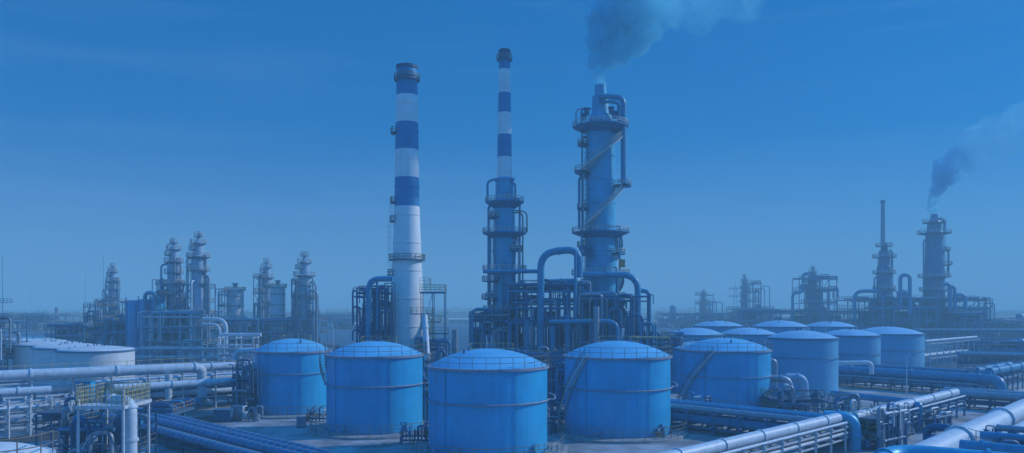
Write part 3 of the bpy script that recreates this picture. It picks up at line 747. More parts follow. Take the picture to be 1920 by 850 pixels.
# ------------------------------------------------------------------ round the wide chimney
structure('dark cluttered frame left of the striped chimney',682,734,206,224,[10,16,22,26],3,2,'steel_dark','rail_grey',60,0,21,vess=5,boxes=5,pm=('pipe_blue','pipe_dark','pipe_dark'))
pipeline('thick blue pipe arching into the left side of the striped chimney',[P(691,650,204),P(691,523,204),P(736,523,204)],.72,'pipe_blue',4,flanges=2)
pipeline('thin blue pipe inside the arch at the striped chimney',[P(707,620,205),P(707,526,205)],.32,'pipe_blue',1)
def yellow_platform():
    root=thing('access_tower','yellow railed steel platform on tall legs right of the striped chimney','platform',Vector((WX(812,206),206,0)))
    Y=206; x0,x1=WX(789,Y),WX(836,Y); z=WZ(549,Y)
    b=MB()
    for x in(x0+.3,(x0+x1)/2,x1-.2):
        for y in(Y-2.2,Y+2.2): b.bar((x,y,0),(x,y,z),.2)
    b.bar((x0,Y-2.2,z-6),(x1,Y-2.2,z-6),.16); b.bar((x0,Y-2.2,z-13),((x0+x1)/2,Y-2.2,z),.12)
    b.build('leg_frame','steel',root)
    dk=MB().box(((x0+x1)/2,Y,z),(x1-x0,5,.45)).build('deck','steel',root)
    q=MB().rail([(x0,Y-2.4,z+.2),(x1,Y-2.4,z+.2),(x1,Y+2.4,z+.2),(x0,Y+2.4,z+.2)],1.8,1.3,.07,2).build('railing','yellow',root); q.parent=dk
    q=MB().rail([(x0,Y-2.4,z+1.8),(x0+2.5,Y-2.4,z+1.8),(x0+2.5,Y+1,z+1.8)],1.9,1.2,.06,2).build('railing','yellow',root); q.parent=dk
    for i,(px0,px1,py) in enumerate(((770,812,589),(800,826,604),(806,840,626))):
        zz=WZ(py,Y-3); a,e=WX(px0,Y-3),WX(px1,Y-3); d=MB().box(((a+e)/2,Y-3,zz),(e-a,2.2,.25)).build('landing','grating',root)
        q=MB().rail([(a,Y-2,zz),(a,Y-4,zz),(e,Y-4,zz),(e,Y-2,zz)],1.6,1.2,.07,1).build('railing','yellow',root); q.parent=d
    zs=[WZ(y,Y-3) for y in(589,604,626,650)]; xs=[WX(800,Y),WX(815,Y),WX(808,Y),WX(835,Y)]
    for i in range(3):
        b=MB(); n=12
        for k in range(n+1):
            t=k/n; b.box((xs[i]+(xs[i+1]-xs[i])*t,Y-4.4,zs[i]+(zs[i+1]-zs[i])*t),(.5,1.0,.08))
        b.bar((xs[i],Y-4.9,zs[i]),(xs[i+1],Y-4.9,zs[i+1]),.15); b.bar((xs[i],Y-4.9,zs[i]+1.3),(xs[i+1],Y-4.9,zs[i+1]+1.3),.09)
        b.build('stairway','yellow',root)
yellow_platform()
structure('light pipework frame under the yellow railed platform',786,840,198,212,[7,13],2,1,'steel','yellow',20,0,22,vess=3)
pipeline('leaning pale duct at the foot of the striped chimney',[P(802,690,190),P(796,592,196)],.75,'pipe_white',2,flanges=2,cat='duct')
pipeline('short pale vertical duct right of the striped chimney',[P(853,690,200),P(853,618,200)],.75,'pipe_grey',2,flanges=1,cat='duct')
structure('low frame of pipes behind the second front tank',600,690,196,208,[6,11],4,1,'steel','rail_grey',24,0,23,vess=3)
structure('low frame of pipes behind the largest front tank',804,905,176,186,[5,9.5],4,1,'steel','rail_grey',24,0,24,vess=3)

# ------------------------------------------------------------------ left process complex
Yl=335
def smalltower(px,Y,top,base,hw,label,mats='clad',pl=4,seed=0,po=1.5,head=True,side=2,full=1):
    rnd=random.Random(seed); prof=[(base,hw*1.05)]
    if head: prof+=[(top+47*hw/13,hw),(top+45*hw/13,hw*.78),(top+24*hw/13,hw*.74),(top+20*hw/13,hw*.66),(top+17*hw/13,hw*.46),(top+15*hw/13,hw*.24),(top+3*hw/13,hw*.2)]
    else: prof+=[(top+12,hw),(top+7,hw*.9),(top+3,hw*.5),(top,hw*.1)]
    y0=top+(44*hw/13 if head else 12); ps=[]
    pl+=2
    for k in range(pl):
        py=y0+4+(base-y0)*.8*k/max(1,pl-1)
        a=rnd.choice([(-180,180),(-180,180),(110,250),(-70,80)]) if k and full<2 else (-180,180)
        ps.append((py,hw*(po+rnd.uniform(-.1,.2)),a[0],a[1],.8 if k==0 else .3))
    if head: ps+= [(top+8*hw/13,hw*.62,-180,180,.2),(top+22*hw/13,hw*1.15,-180,180,.2),(top+34*hw/13,hw*1.4,100,260,.2)]
    lad=[(rnd.choice([-165,-20,-150]),ps[k+1][0],ps[k][0]) for k in range(pl-1)]
    sp=[]
    for k in range(side*2):
        an=rnd.choice([-175,-160,-150,-10,-25,-5,-100,-60]); sp.append((an,base,rnd.uniform(y0-5,y0+(base-y0)*.4),hw*rnd.uniform(.35,.9),max(1.8,hw*.3),rnd.choice(['pipe_grey','pipe_blue','silver'])))
    return column(px,Y,prof,label,mats,ps,lad,sp,seed=seed,n=24,clutter=12,rail='rail_pale',group='hazy process towers')
smalltower(326,338,449,668,11.5,'silver process tower with stacked platforms, left of the tallest pair',pl=6,seed=51,side=3)
smalltower(372,328,436,668,12.5,'silver process tower, taller and right of the left hand pair',pl=5,seed=52,side=3)
structure('silvery steel frame full of pipes round the left twin towers',292,402,322,348,[7,13,19],6,2,'steel','yellow',100,0,53,vess=10,boxes=16,big=1.2,pm=('silver','pipe_grey','pipe_blue','pipe_white'))
structure('tall grey frame left of the twin towers',302,314,340,352,[10,18,26,32],2,1,'steel','rail_grey',20,0,54,vess=1,boxes=2,big=1.2)
structure('wide dark frame behind the blue vertical vessels',204,300,338,362,[10,15],7,2,'steel_dark','yellow',50,0,55,vess=5,boxes=12,big=1.3,pm=('pipe_blue','pipe_dark'))
structure('long dark frame at the left end of the left complex',134,204,360,400,[8,13],5,2,'steel_dark','rail_grey',44,0,56,vess=4,boxes=6,big=1.3,pm=('pipe_grey','pipe_dark','pipe_blue'))
structure('tall thin frame beside the hazy silver tower',176,198,372,390,[9,16,22],2,1,'steel_dark','rail_grey',26,0,57,vess=0,big=1.4,pm=('pipe_grey','pipe_dark'))
smalltower(212,430,497,660,8,'hazy silver tower standing alone at the left',pl=6,seed=58,side=3)
structure('pale frame round the foot of the lone hazy tower',198,232,418,440,[10,18,24],2,1,'steel','rail_grey',22,0,59,vess=2,big=1.5)
for i,(px,w_,top) in enumerate(((248,24,569),(272,26,567),(295,28,562))):
    Y=334; r0=w_/2/F*Y; c=Vector((WX(px,Y),Y,0)); root=thing('vessel_tower',['blue vertical vessel leftmost of three by the arch','blue vertical vessel middle of three by the arch','blue vertical vessel rightmost of three under the arch'][i],'vessel',c,'blue vertical vessels')
    zt=WZ(top,Y); MB().lathe(c,[(r0,0),(r0,zt),(r0*.8,zt+1),(.01,zt+1.4)],28).build('shell','tank_blue',root)
    MB().rail(arc(c+Vector((0,0,zt)),r0,-PI,PI,24),1.3,1.5,.06).build('railing','rail_grey',root)
    MB().tube([(c.x-r0*.5,c.y-r0,0),(c.x-r0*.5,c.y-r0,zt+2.5)],.25,6).build('side_pipe','pipe_blue',root)
pipeline('dark blue arch pipe over the three blue vessels',[P(272,600,330),P(272,549,330),P(291,549,330),P(291,600,330)],.8,'pipe_blue',3)
pipeline('white bend pipe right of the left twin towers',[P(380,598,320),P(424,599,320),P(424,668,320)],.75,'pipe_white',4)
pipeline('thin white bend pipe inside the larger one',[P(380,608,318),P(412,609,318),P(412,668,318)],.5,'pipe_white',3)
pipeline('tall pale pipe hooked over the right side of the twin towers',[P(382,517,326),P(392,518,326),P(392,640,326)],.4,'pipe_grey',2)
lattice_mast('thin mast at far left with a single whip',160,470,512,1.6,whip=.55)
lattice_mast('taller lattice mast left of the lone hazy tower',194,380,478,2.0,plats=(.35,.5),whip=.35)
lattice_mast('lattice mast cut by the left edge of the picture',5,250,480,1.8,plats=(.28,.5,.62),whip=.5)
structure('tangled frame of pipes cut by the left edge of the picture',-34,22,246,262,[6,11,15,18],3,1,'steel','rail_grey',44,0,60,vess=3,pm=('silver','pipe_grey','pipe_dark'))
structure('slender open frame between the left twin towers',342,356,326,338,[8,16,24,31],1,1,'steel','rail_grey',14,0,110,vess=0,thick=.2,big=.9)
structure('slender open frame right of the left twin towers',384,394,328,340,[8,16,24,30],1,1,'steel','rail_grey',12,0,111,vess=0,thick=.2,big=.9)
structure('open stair frame left of the left twin towers',304,316,326,336,[9,18,27],1,1,'steel','rail_grey',12,0,112,vess=0,thick=.2,big=.9)
structure('open frame left of the thick hazy silver tower',552,562,424,436,[9,18,27,35],1,1,'steel_dark','rail_grey',12,0,113,vess=0,thick=.25)
structure('open frame right of the thick hazy silver tower',581,592,424,436,[9,18,26],1,1,'steel','rail_grey',12,0,114,vess=0,thick=.25)
# domed vessels and towers right of the twin pair
def drum(px,Y,wpx,top,label,seed):
    r0=wpx/2/F*Y; c=Vector((WX(px,Y),Y,0)); zt=WZ(top,Y); root=thing('domed_vessel',label,'vessel',c,'silver domed vessels')
    MB().lathe(c,[(r0,0),(r0,zt-r0*.35),(r0*.85,zt-r0*.12),(r0*.5,zt),(.01,zt+r0*.05)],36).build('shell','silver',root)
    for k in range(4):
        z=zt*(.35+.17*k); MB().lathe(c,[(r0,z-.3),(r0+.35,z-.25),(r0+.35,z+.25),(r0,z+.3)],36).build('stiffening_ring','pipe_grey',root)
    platform(root,c,r0*.9,r0*1.2,zt-r0*.3,-180,180,0,'yellow',1.8)
    ladder(root,c,r0,R(-160),0,zt-1,'steel',k=1.2)
    MB().lathe(c,[(r0*.25,zt),(r0*.25,zt+2),(r0*.4,zt+2),(r0*.4,zt+2.6),(.01,zt+2.7)],16).build('top_nozzle','pipe_dark',root)
drum(441,450,31,540,'silver domed vessel left of the hazy middle towers',1)
drum(521,430,27,535,'silver domed vessel between the two hazy middle towers',2)
smalltower(500,455,487,650,9,'slim silver tower left of the domed vessel pair',pl=6,seed=61,side=3)
smalltower(571,432,473,650,12,'thick silver tower at the right of the hazy left group',pl=5,seed=62,side=3)
structure('hazy frame of pipes at the foot of the silver domed vessels',410,600,425,460,[7,14],9,2,'steel','rail_grey',80,0,63,vess=8,boxes=12,big=1.5,pm=('pipe_grey','pipe_blue','pipe_dark','silver'))
structure('tall hazy frame beside the slim silver tower',484,498,440,456,[14,22,30,38],1,1,'steel_dark','rail_grey',14,0,64,vess=0,big=1.5)
structure('small hazy frame left of the first domed vessel',418,430,440,455,[14,22,30],1,1,'steel_dark','rail_grey',6,0,65,vess=0,big=1.5)
pipeline('tall pale pipe right of the thick silver tower',[P(578,545,428),P(594,545,428),P(594,650,428)],.7,'pipe_grey',3)

# ------------------------------------------------------------------ far right complex
Yr=540
column(1658,560,[(640,15),(520,13.5),(500,12.5),(498,10.5),(472,10),(468,6),(455,5.5)],'dark hazy tower carrying a thin stack at the right','bundle_blue',
    plats=[(483,21,-180,180,.5),(513,20,-180,180,1),(542,20,-180,180,1),(575,22,-180,180,1),(462,15,-180,180,.5)],ladders=[(-160,575,483)],
    spipes=[(-5,600,470,6,4,'pipe_blue'),(180,600,520,5,3,'pipe_blue'),(-15,640,545,9,3,'pipe_blue')],seed=71,clutter=6,n=24,group='hazy process towers')
root=thing('thin_stack','thin pale stack on top of the hazy right tower','chimney',Vector((WX(1655.5,560),560,WZ(457,560))),None)
c=Vector((WX(1655.5,560),560,0)); MB().lathe(c,[(4.2*560/F,WZ(457,560)),(3.6*560/F,WZ(380,560))],24).build('shaft','pipe_grey',root)
MB().lathe(c,[(3.6*560/F,WZ(381,560)),(4.4*560/F,WZ(380,560)),(4.4*560/F,WZ(376,560)),(3*560/F,WZ(376,560))],24).build('crown','steel',root)
root,cR,rad=column(1752,545,[(650,21),(560,18),(437,15),(433,13),(420,12),(412,8),(410,6.5),(402,6)],'dark hazy tower trailing smoke at the far right','bundle_blue',
    plats=[(438,29,-180,180,1.2),(520,28,-180,180,.6),(545,26,-180,180,1),(580,27,-180,180,1),(418,20,-180,180,.8),(470,27,-50,40,1),(497,30,-50,40,1)],ladders=[(-160,560,440),(-20,500,440)],
    spipes=[(-175,640,450,6,3,'pipe_blue'),(-8,520,465,9,4,'pipe_blue')],seed=72,clutter=8,n=28,group='hazy process towers')
helix(root,cR,6.0,-160,0,WZ(545,545),WZ(505,545),2.4,'steel')
MB().tube(fillet([P(1757,410,540),P(1771,411,540),P(1771,436,540)],3),.9,8).build('side_pipe','pipe_blue',root)
structure('dark hazy process block under the two far right towers',1600,1812,520,575,[12,20,26],10,2,'steel_dark','rail_grey',95,0,73,vess=12,boxes=22,big=2.1,pm=('pipe_blue','pipe_dark'),thick=.5)
structure('stepped hazy frame right of the smoking far tower',1766,1830,505,530,[10,17],4,2,'steel_dark','rail_grey',34,0,74,vess=3,boxes=6,big=1.8,pm=('pipe_blue','pipe_dark'),thick=.5)
for (a,b_,y0,y1,r0,lb) in ((1688,1706,516,590,1.2,'blue hairpin pipe between the two far right towers'),(1768,1781,533,610,1.3,'inner blue bend pipe beside the far smoking tower'),(1779,1790,538,610,1.1,'middle blue bend pipe beside the far smoking tower'),(1788,1810,553,620,1.2,'outer blue bend pipe beside the far smoking tower')):
    pts=[P(a,y0+ (60 if a==1688 else 0),515),P(a,y0,515),P(b_,y0,515),P(b_,y1,515)]
    pipeline(lb,pts if a==1688 else pts[1:],r0,'pipe_blue',5)
pipeline('long blue pipe bending down left of the far right block',[P(1602,600,530),P(1602,546,530),P(1648,546,530)],1.2,'pipe_blue',6)
smalltower(1524,640,500,640,7,'hazy tower wrapped in platforms at the middle right','bundle_blue',pl=6,seed=75,side=3,po=2)
structure('hazy frame round the tower at the middle right',1500,1552,625,660,[14,24,34,44],4,1,'steel_dark','rail_grey',36,0,76,vess=3,big=2.3,pm=('pipe_blue','pipe_dark'),thick=.45)
structure('long low hazy rack joining the far towers',1380,1606,640,665,[9,17],12,1,'steel_dark','rail_grey',60,0,77,vess=5,boxes=14,big=2,pm=('pipe_blue','pipe_dark'),thick=.45)
pipeline('hazy pipe stepping down left of the middle right tower',[P(1486,620,630),P(1486,549,630),P(1506,549,630),P(1506,513,630),P(1520,513,630)],1.1,'pipe_blue',4)
smalltower(1396,820,515,622,6,'hazy blue column with a lattice mast on its left','bundle_blue',pl=4,seed=78,side=2)
structure('hazy stair frame right of the blue column',1404,1420,805,830,[14,26,36,44],1,1,'steel_dark','rail_grey',10,0,79,vess=0,big=2.6,thick=.5)
structure('low hazy frame at the foot of the blue column',1372,1440,800,840,[10,18],5,1,'steel_dark','rail_grey',30,0,80,vess=3,boxes=8,big=2.6,pm=('pipe_blue','pipe_dark'),thick=.5)
lattice_mast('hazy lattice mast left of the blue column',1379,810,518,5,plats=(.6,.75),whip=.2)
lattice_mast('hazy thin mast right of the blue column',1420,830,540,3,whip=.6)
smalltower(1319,900,543,618,5,'farthest hazy tower left of the right hand group','bundle_blue',pl=4,seed=81,side=2)
structure('hazy frame round the farthest tower',1308,1332,890,915,[14,24,34],2,1,'steel_dark','rail_grey',14,0,82,vess=1,big=2.8,thick=.5)
structure('faint low plant on the plain at the far left',18,128,700,740,[7,13],8,1,'steel_dark','rail_grey',36,0,120,vess=5,boxes=8,big=2,thick=.4)
structure('faint low plant beyond the hazy silver vessels',596,676,760,800,[7,12],6,1,'steel_dark','rail_grey',28,0,121,vess=4,boxes=7,big=2,thick=.4)
structure('faint low plant between the smoking tower and the far towers',1236,1372,800,840,[7,13],9,1,'steel_dark','rail_grey',40,0,122,vess=6,boxes=10,big=2.2,thick=.4)
structure('faint low plant at the far right edge',1836,1925,560,600,[6,11],6,1,'steel_dark','rail_grey',30,0,123,vess=4,boxes=7,big=1.8,thick=.35)
lattice_mast('faint mast on the right of the plain',1838,700,560,3,whip=.6)
lattice_mast('faint lattice mast by the far right racks',1830,430,600,2.4,whip=.3)
lattice_mast('faint thin mast left of the striped chimney',652,900,560,3,whip=.6)
lattice_mast('faint thin mast at the far left of the plain',58,900,540,3,whip=.7)

# ================================================================== pipe racks and foreground
def xy(v): return (v.x,v.y)
G='pipe racks on the diagonal grid'
# left: tall pale rack with the big white pipes
yr=thing('guard_railing','long yellow handrail above the big white pipe at the left','railing',(-98,149,9.3),'railings')
a=PZ(-30,706,9.7)+Vector((-1.6,1.6,-.4)); MB().rail([a,a+Vector((29,27.8,0))],1.9,2.4,.06,1).build('rail_and_posts','yellow',yr)
A=PZ(-30,706,9.6); B=A+Vector((52,50,0))
rack('tall pale rack carrying the big white pipes across the left',xy(A),xy(B),5.2,[3.2,6.0,8.6],7,
     [(2,1.6,.5,'pipe_white'),(2,.4,.3,'pipe_grey'),(1,-1.4,.85,'pipe_white'),(1,.6,.5,'pipe_grey'),(1,1.8,.35,'pipe_blue'),(0,-1.6,.6,'pipe_white'),(0,0,.4,'pipe_grey'),(0,1.4,.5,'pipe_blue')],'steel_pale','yellow',group=G,seed=1)
a=PZ(-30,706,9.7); b=PZ(352,690,9.7)
pipeline('big white pipe crossing the left and bending down at its right end',[a,b,Vector((b.x+2.2,b.y+2,9.7)) ,Vector((b.x+2.2,b.y+2,3.2))],1.0,'pipe_white',3.2,flanges=3)
a=PZ(262,695,9.6); b=PZ(520,683,9.6); o=Vector((-.5,1.2,0))
pipeline('white pipe carrying on behind the big bend to the leftmost front tank',[a+o,b+o],.85,'pipe_white',flanges=3)
a=PZ(212,728,6.9); b=PZ(490,712,6.9)
pipeline('white pipe one level below the big white pipe',[a,b],.75,'pipe_white',flanges=4,saddle=0)
a=PZ(-30,738,7.2); b=PZ(96,731,7.2)
pipeline('short thick white pipe ending at the left, under the big one',[a,b],.75,'pipe_white',flanges=1,saddle=2)
pipeline('white pipe dropping beside the big white bend',[P(316,702,166),P(316,748,166)],.7,'pipe_white')
pipeline('white pipe arch near the leftmost front tank',[P(441,688,196),P(441,659,196),P(484,657,196)],.75,'pipe_white',3)
rack('short pale rack of empty levels behind the white arch pipe',(WX(415,262),262),(WX(480,262),262),5,[6,9.4,12.6],6,[(2,0,.6,'pipe_white'),(1,0,.4,'pipe_white'),(0,0,.5,'pipe_grey')],'steel_pale',group=G)
A=PZ(-30,774,4.6); B=A+Vector((9.4,9,0))
rack('low pale rack at the left edge below the thick white pipe',xy(A),xy(B),3.6,[2.2,4.4,6.4],3,[(1,.6,.4,'pipe_white'),(1,-.9,.3,'pipe_grey'),(0,0,.4,'pipe_grey')],'steel_pale',group=G)
A=PZ(120,752,3.6); B=A+Vector((30,29,0))
rack('low dark rack behind the yellow railed stand',xy(A),xy(B),6,[2,4.2],6,[(1,-2,.5,'pipe_blue'),(1,-.6,.35,'pipe_grey'),(1,.8,.5,'pipe_grey'),(1,2.2,.3,'pipe_white'),(0,-1,.5,'pipe_dark'),(0,1.5,.5,'pipe_dark')],'steel',group=G,seed=4)
A=PZ(380,722,3.5); B=A+Vector((17,16.5,0))
rack('rack of thin white pipes left of the leftmost front tank',xy(A),xy(B),6,[1.8,3.4,5.4],5,[(2,-1.5,.35,'pipe_white'),(2,0,.3,'pipe_white'),(1,-1.6,.35,'pipe_white'),(1,1,.35,'pipe_grey'),(0,0,.4,'pipe_white')],'steel_pale',group=G,seed=5)
# long low back rack on the left behind the white tanks
rack('long low rack behind the white tanks at the left',(WX(120,300),300),(WX(470,300),300),6,[3,6],9,[(1,-1.5,.5,'pipe_grey'),(1,1,.5,'pipe_blue'),(0,0,.5,'pipe_white')],'steel','yellow',group=G,seed=6)
# bottom left diagonal bundle
A=PZ(262,772,2.4); d=Vector((.71,-.70,0)); q=Vector((-.70,-.71,0)); Lb=66
rt=rack('low rack of ribbed blue pipes running down to the bottom edge',xy(A+q*3),xy(A+q*3+d*Lb),8,[1.6],6,[],'steel_dark',group=G,seed=7)
for i,(off,rr,m_,lb) in enumerate([(-.6,.75,'bundle_blue','ribbed blue pipe farthest right of the bottom left bundle'),(1.4,.8,'bundle_blue','ribbed blue pipe second in the bottom left bundle'),(3.4,.8,'bundle_blue','ribbed blue pipe third in the bottom left bundle'),(5.2,.45,'pipe_grey','thin grey pipe fourth in the bottom left bundle'),(6.6,.6,'bundle_blue','blue pipe nearest in the bottom left bundle')]):
    s_=A+q*off; s_.z=1.7+rr; e_=s_+d*Lb
    root=thing('pipeline',lb,'pipe',(s_.x,s_.y,1.7),'ribbed pipes of the bottom left bundle')
    MB().tube([s_,e_],rr,14).build('pipe',m_,root)
    if rr>.5:
        n=34; ob=None
        for k in range(n):
            p=s_+d*(Lb*(k+.5)/n)
            if ob is None: ob=MB().tube([p-d*.1,p+d*.06],rr*1.06,14).build('rib','pipe_grey',root); p0=p
            else:
                o_=ob.copy(); COL.objects.link(o_); o_.parent=root; o_.location=p-p0
A2=A-q*2.4
rr_=thing('guard_railing','yellow low railing along the ribbed pipe bundle','railing',(A2.x,A2.y,0),'railings'); 
MB().rail([A2+d*9-Vector((0,0,2.4)),A2+d*64-Vector((0,0,2.4))],2.2,1.1,.06,1).build('rail_and_posts','yellow',rr_)
# yellow railed stand on tall legs
def stand():
    root=thing('valve_stand','yellow railed steel stand on white legs at the lower left','platform',Vector((WX(188,104),104,0)))
    Y0,Y1=100,107; x0,x1=WX(147,Y0),WX(231,Y0); z=WZ(764,Y0)
    for x,y in((x0,Y0),(x1,Y0),(x0,Y1),(x1,Y1),):
        MB().bar((x,y,0),(x,y,z+(2.2 if x==x1 else 1)),.26).build('leg','steel_pale',root)
    b=MB(); b.bar((x0,Y0,z-6),(x1,Y0,z-.3),.18); b.bar((x0+2.5,Y0+.5,z-1),(x1,Y0+.5,z-8),.14); b.bar((x0,Y1,z-7),(x1,Y1,z-.4),.15); b.bar((x0,Y0,z-6),(x0,Y1,z-.5),.15); b.build('brace','steel',root)
    dk=MB().box(((x0+x1)/2,(Y0+Y1)/2,z),(x1-x0+.6,Y1-Y0+.6,.42)).build('deck','steel_pale',root)
    q=MB().rail([(x0-.2,Y1,z+.2),(x0-.2,Y0-.2,z+.2),(x1+.2,Y0-.2,z+.2),(x1+.2,Y1,z+.2),(x0-.2,Y1,z+.2)],2.2,.62,.05,3).build('railing','yellow',root); q.parent=dk
    x2=x0-2.0; y2=Y0+3.5
    d2=MB().box(((x2+x0)/2,Y0+4.5,z+.25),(2.2,3,.2)).build('side_landing','grating',root)
    q=MB().rail([(x2,Y0+6,z+.3),(x2,Y0+3,z+.3),(x0-.4,Y0+3,z+.3)],2.2,.6,.05,1).build('railing','yellow',root); q.parent=d2
stand()
z=WZ(764,100)+.21
def cabinet(label,c,d,m='tank_blue',cat='cabinet'):
    root=thing('control_cabinet',label,cat,c); c=Vector(c)
    MB().box((c.x,c.y,c.z+.15+d[2]/2),d).build('housing',m,root)
    MB().box((c.x-d[0]*.25,c.y-d[1]/2-.03,c.z+.15+d[2]/2),(d[0]*.44,.05,d[2]*.86)).build('door',m,root)
    MB().box((c.x+d[0]*.25,c.y-d[1]/2-.03,c.z+.15+d[2]/2),(d[0]*.44,.05,d[2]*.86)).build('door',m,root)
    MB().box((c.x,c.y,c.z+.075),(d[0]*.9,d[1]*.9,.15)).build('plinth','steel_dark',root)
    MB().box((c.x,c.y,c.z+.15+d[2]+.05),(d[0]+.2,d[1]+.2,.1)).build('roof_cap','steel',root)
cabinet('blue cabinet standing at the back of the yellow railed stand',(WX(163,106),105.6,z),(2.0,1.2,2.3))
manifold('valves on the deck of the yellow railed stand',(WX(200,103),103.4,z),2,.6,0,'pipe_grey')
pipeline('pale pipe bending down right of the yellow railed stand',[P(196,752,104.5),P(245,752,101.5),Vector((WX(245,101.5),101.5,0))],.78,'pipe_white',1.8,flanges=4)
pipeline('dark pipe rising left of the yellow railed stand',[Vector((WX(122,106),106,0)),P(122,770,106),P(132,766,106)],.42,'pipe_grey',1.2,flanges=2)
manifold('cluster of pale valves left of the yellow railed stand legs',(WX(132,104),104,0),3,1.2,0,'pipe_grey',h=3.2)
structure('low cluttered frame beneath the yellow railed stand',150,262,104,114,[3,6.2],3,2,'steel_dark','rail_grey',22,0,90,vess=3,big=.8,thick=.2)
structure('dark frame of upright pipes behind the yellow railed stand',95,150,128,136,[3,5.5],2,1,'steel_dark','rail_grey',2,0,91,vess=2,thick=.2,big=.7)
structure('pipe clutter with orange rails under the big white bend',262,345,148,158,[2.6],4,1,'steel','orange',22,0,92,vess=2,thick=.2,big=.8)
def hdrum(label,px,py,Y,l,r0,m):
    c=P(px,py,Y); root=thing('drum_vessel',label,'vessel',(c.x,c.y,0)); a=c-Vector((l/2,0,0)); e=c+Vector((l/2,0,0)); x=Vector((1,0,0))
    MB().tube([a-x*r0*.55,a-x*r0*.3,a],r0*.72,18).tube([a,e],r0,18).tube([e,e+x*r0*.3,e+x*r0*.55],r0*.72,18).build('shell',m,root)
    for s_ in(-1,1): MB().box((c.x+s_*l*.3,c.y,(c.z-r0*.6)/2),(.4,r0*1.5,max(.2,c.z-r0*.6))).build('saddle','slab',root)
    MB().tube([c+Vector((0,0,r0*.9)),c+Vector((0,0,r0+.8))],.25,8).build('nozzle','steel',root)
hdrum('blue horizontal drum below the big white bend',352,754,168,4.6,.95,'pipe_blue')
cabinet('dark equipment box on the concrete left of the leftmost front tank',(WX(420,158),158,.004),(3.4,2.4,2.2),'pipe_dark')
cabinet('grey equipment box beside the dark one',(WX(446,160),160,.004),(2.2,2,2.6),'pipe_grey')
structure('dark frame of upright pipes against the leftmost front tank',448,480,164,170,[3.2,6.4,9.6],2,1,'steel_dark','rail_grey',26,0,93,vess=2,thick=.2,big=.8,pm=('pipe_grey','pipe_dark','pipe_blue'))
manifold('valves between the first and second front tanks',(WX(600,160),158,0),3,1.1,0,'pipe_dark',h=3.2)
manifold('valves at the left foot of the leftmost front tank',(WX(470,160),158,0),3,1.1,0,'pipe_grey',h=2.8)
manifold('valves between the second and largest front tanks',(WX(780,133),133,0),4,1.0,0,'pipe_dark',h=3.4)
manifold('valves at the lower right of the largest front tank',(WX(1003,117),116.2,0),1,1.0,0,'pipe_dark',h=2.4)
manifold('valves left of the tank below the smoking tower',(WX(1045,142),143,0),3,1.1,R(70),'pipe_dark',h=3)
manifold('valves at the right foot of the tank below the smoking tower',(WX(1236,138),137,0),1,1.1,0,'pipe_dark',h=2.5)
manifold('valves at the left foot of the largest front tank',(WX(822,116),116,0),2,.8,0,'pipe_grey',h=2.4)
structure('cramped frame of pipes between the largest tank and the stair tank',1030,1062,150,160,[4,8,11],2,1,'steel','rail_grey',26,0,94,vess=2,thick=.2)
structure('cramped frame of pipes between the second and largest tanks',786,812,150,160,[4,8],1,1,'steel_dark','rail_grey',16,0,95,vess=2,thick=.2)
# centre right racks running away to the left
A=PZ(1225,753,4.4); B=PZ(1572,788,4.4)
rack('wide rack of blue pipes in front of the tank with the long stair',xy(A),xy(B),8.5,[1.7,3.8],5,[(1,3.4,.45,'pipe_grey'),(1,1.9,.6,'pipe_blue'),(1,.1,.6,'pipe_blue'),(1,-1.7,.4,'pipe_grey'),(1,-3.3,.5,'pipe_grey'),(0,-3,.6,'pipe_blue'),(0,-1,.6,'pipe_dark'),(0,1.5,.6,'pipe_dark')],'steel','rail_grey',group=G,seed=9)
A=PZ(1200,770,2); B=PZ(1462,800,2)
rack('low rack of dark pipes right of the stair tank base',xy(A),xy(B),5,[1.2],4,[(0,-1.8,.5,'pipe_blue'),(0,-.3,.5,'pipe_grey'),(0,1.3,.5,'pipe_dark')],'steel_dark',group=G,seed=10)
manifold('upright pipes with rusty valves left of the wide blue rack',(WX(1302,160),158,0),3,1.2,R(-45),'pipe_grey',h=4.6)
for i,(a,b_,y0,y1,rr,m_,Y,lb) in enumerate([(1474,1508,708,760,.95,'pale_blue',182,'thick pale blue bend pipe in front of the tall far tank'),(1440,1481,710,768,.8,'pipe_grey',176,'grey bend pipe left of the thick pale blue one'),(1436,1453,676,745,.6,'pipe_grey',186,'high bend pipe against the tank with the long stair'),(1470,1476,724,760,.6,'pale_blue',174,'short upright pale blue pipe among the bends')]):
    pipeline(lb,[P(a,y0,Y),P(b_,y0,Y),Vector((WX(b_,Y),Y,0))],rr,m_,2.6,flanges=2,group='bend pipes right of the tank with the long stair')
manifold('upright valves among the bend pipes',(WX(1458,172),172,0),4,1.2,0,'pipe_grey',h=4.4)
structure('low frame around the foot of the bend pipes',1440,1540,164,172,[1.6,3.4],4,1,'steel','yellow',22,0,96,vess=1,thick=.18,big=.8)
# white diagonal bundle
d=Vector((.7071,.7071,0)); q=Vector((-.7071,.7071,0))
A=Vector((17,93,0)); B=Vector((50.5,126.5,0))
rack('rack under the two sunlit white pipes at the lower right',xy(A),xy(B),4.4,[2.6,4.2],5,[(1,1.2,.55,'pipe_white'),(1,-.55,.85,'pipe_white'),(1,-1.9,.22,'pipe_white'),(0,-2.0,.25,'pipe_white'),(0,-.5,.5,'pipe_grey'),(0,1.0,.5,'pipe_dark')],'steel_pale',group=G,seed=11)
A=Vector((56,131,0)); B=Vector((92,167,0))
rack('rack carrying the sunlit white pipes on beyond the pipe crossing',xy(A),xy(B),4.4,[2.4,3.9],5,[(1,1.2,.6,'pipe_white'),(1,-.5,.85,'pipe_white'),(1,-2.1,.2,'pipe_white'),(0,-1.9,.2,'pipe_white'),(0,.4,.5,'pipe_dark')],'steel',group=G,seed=12)
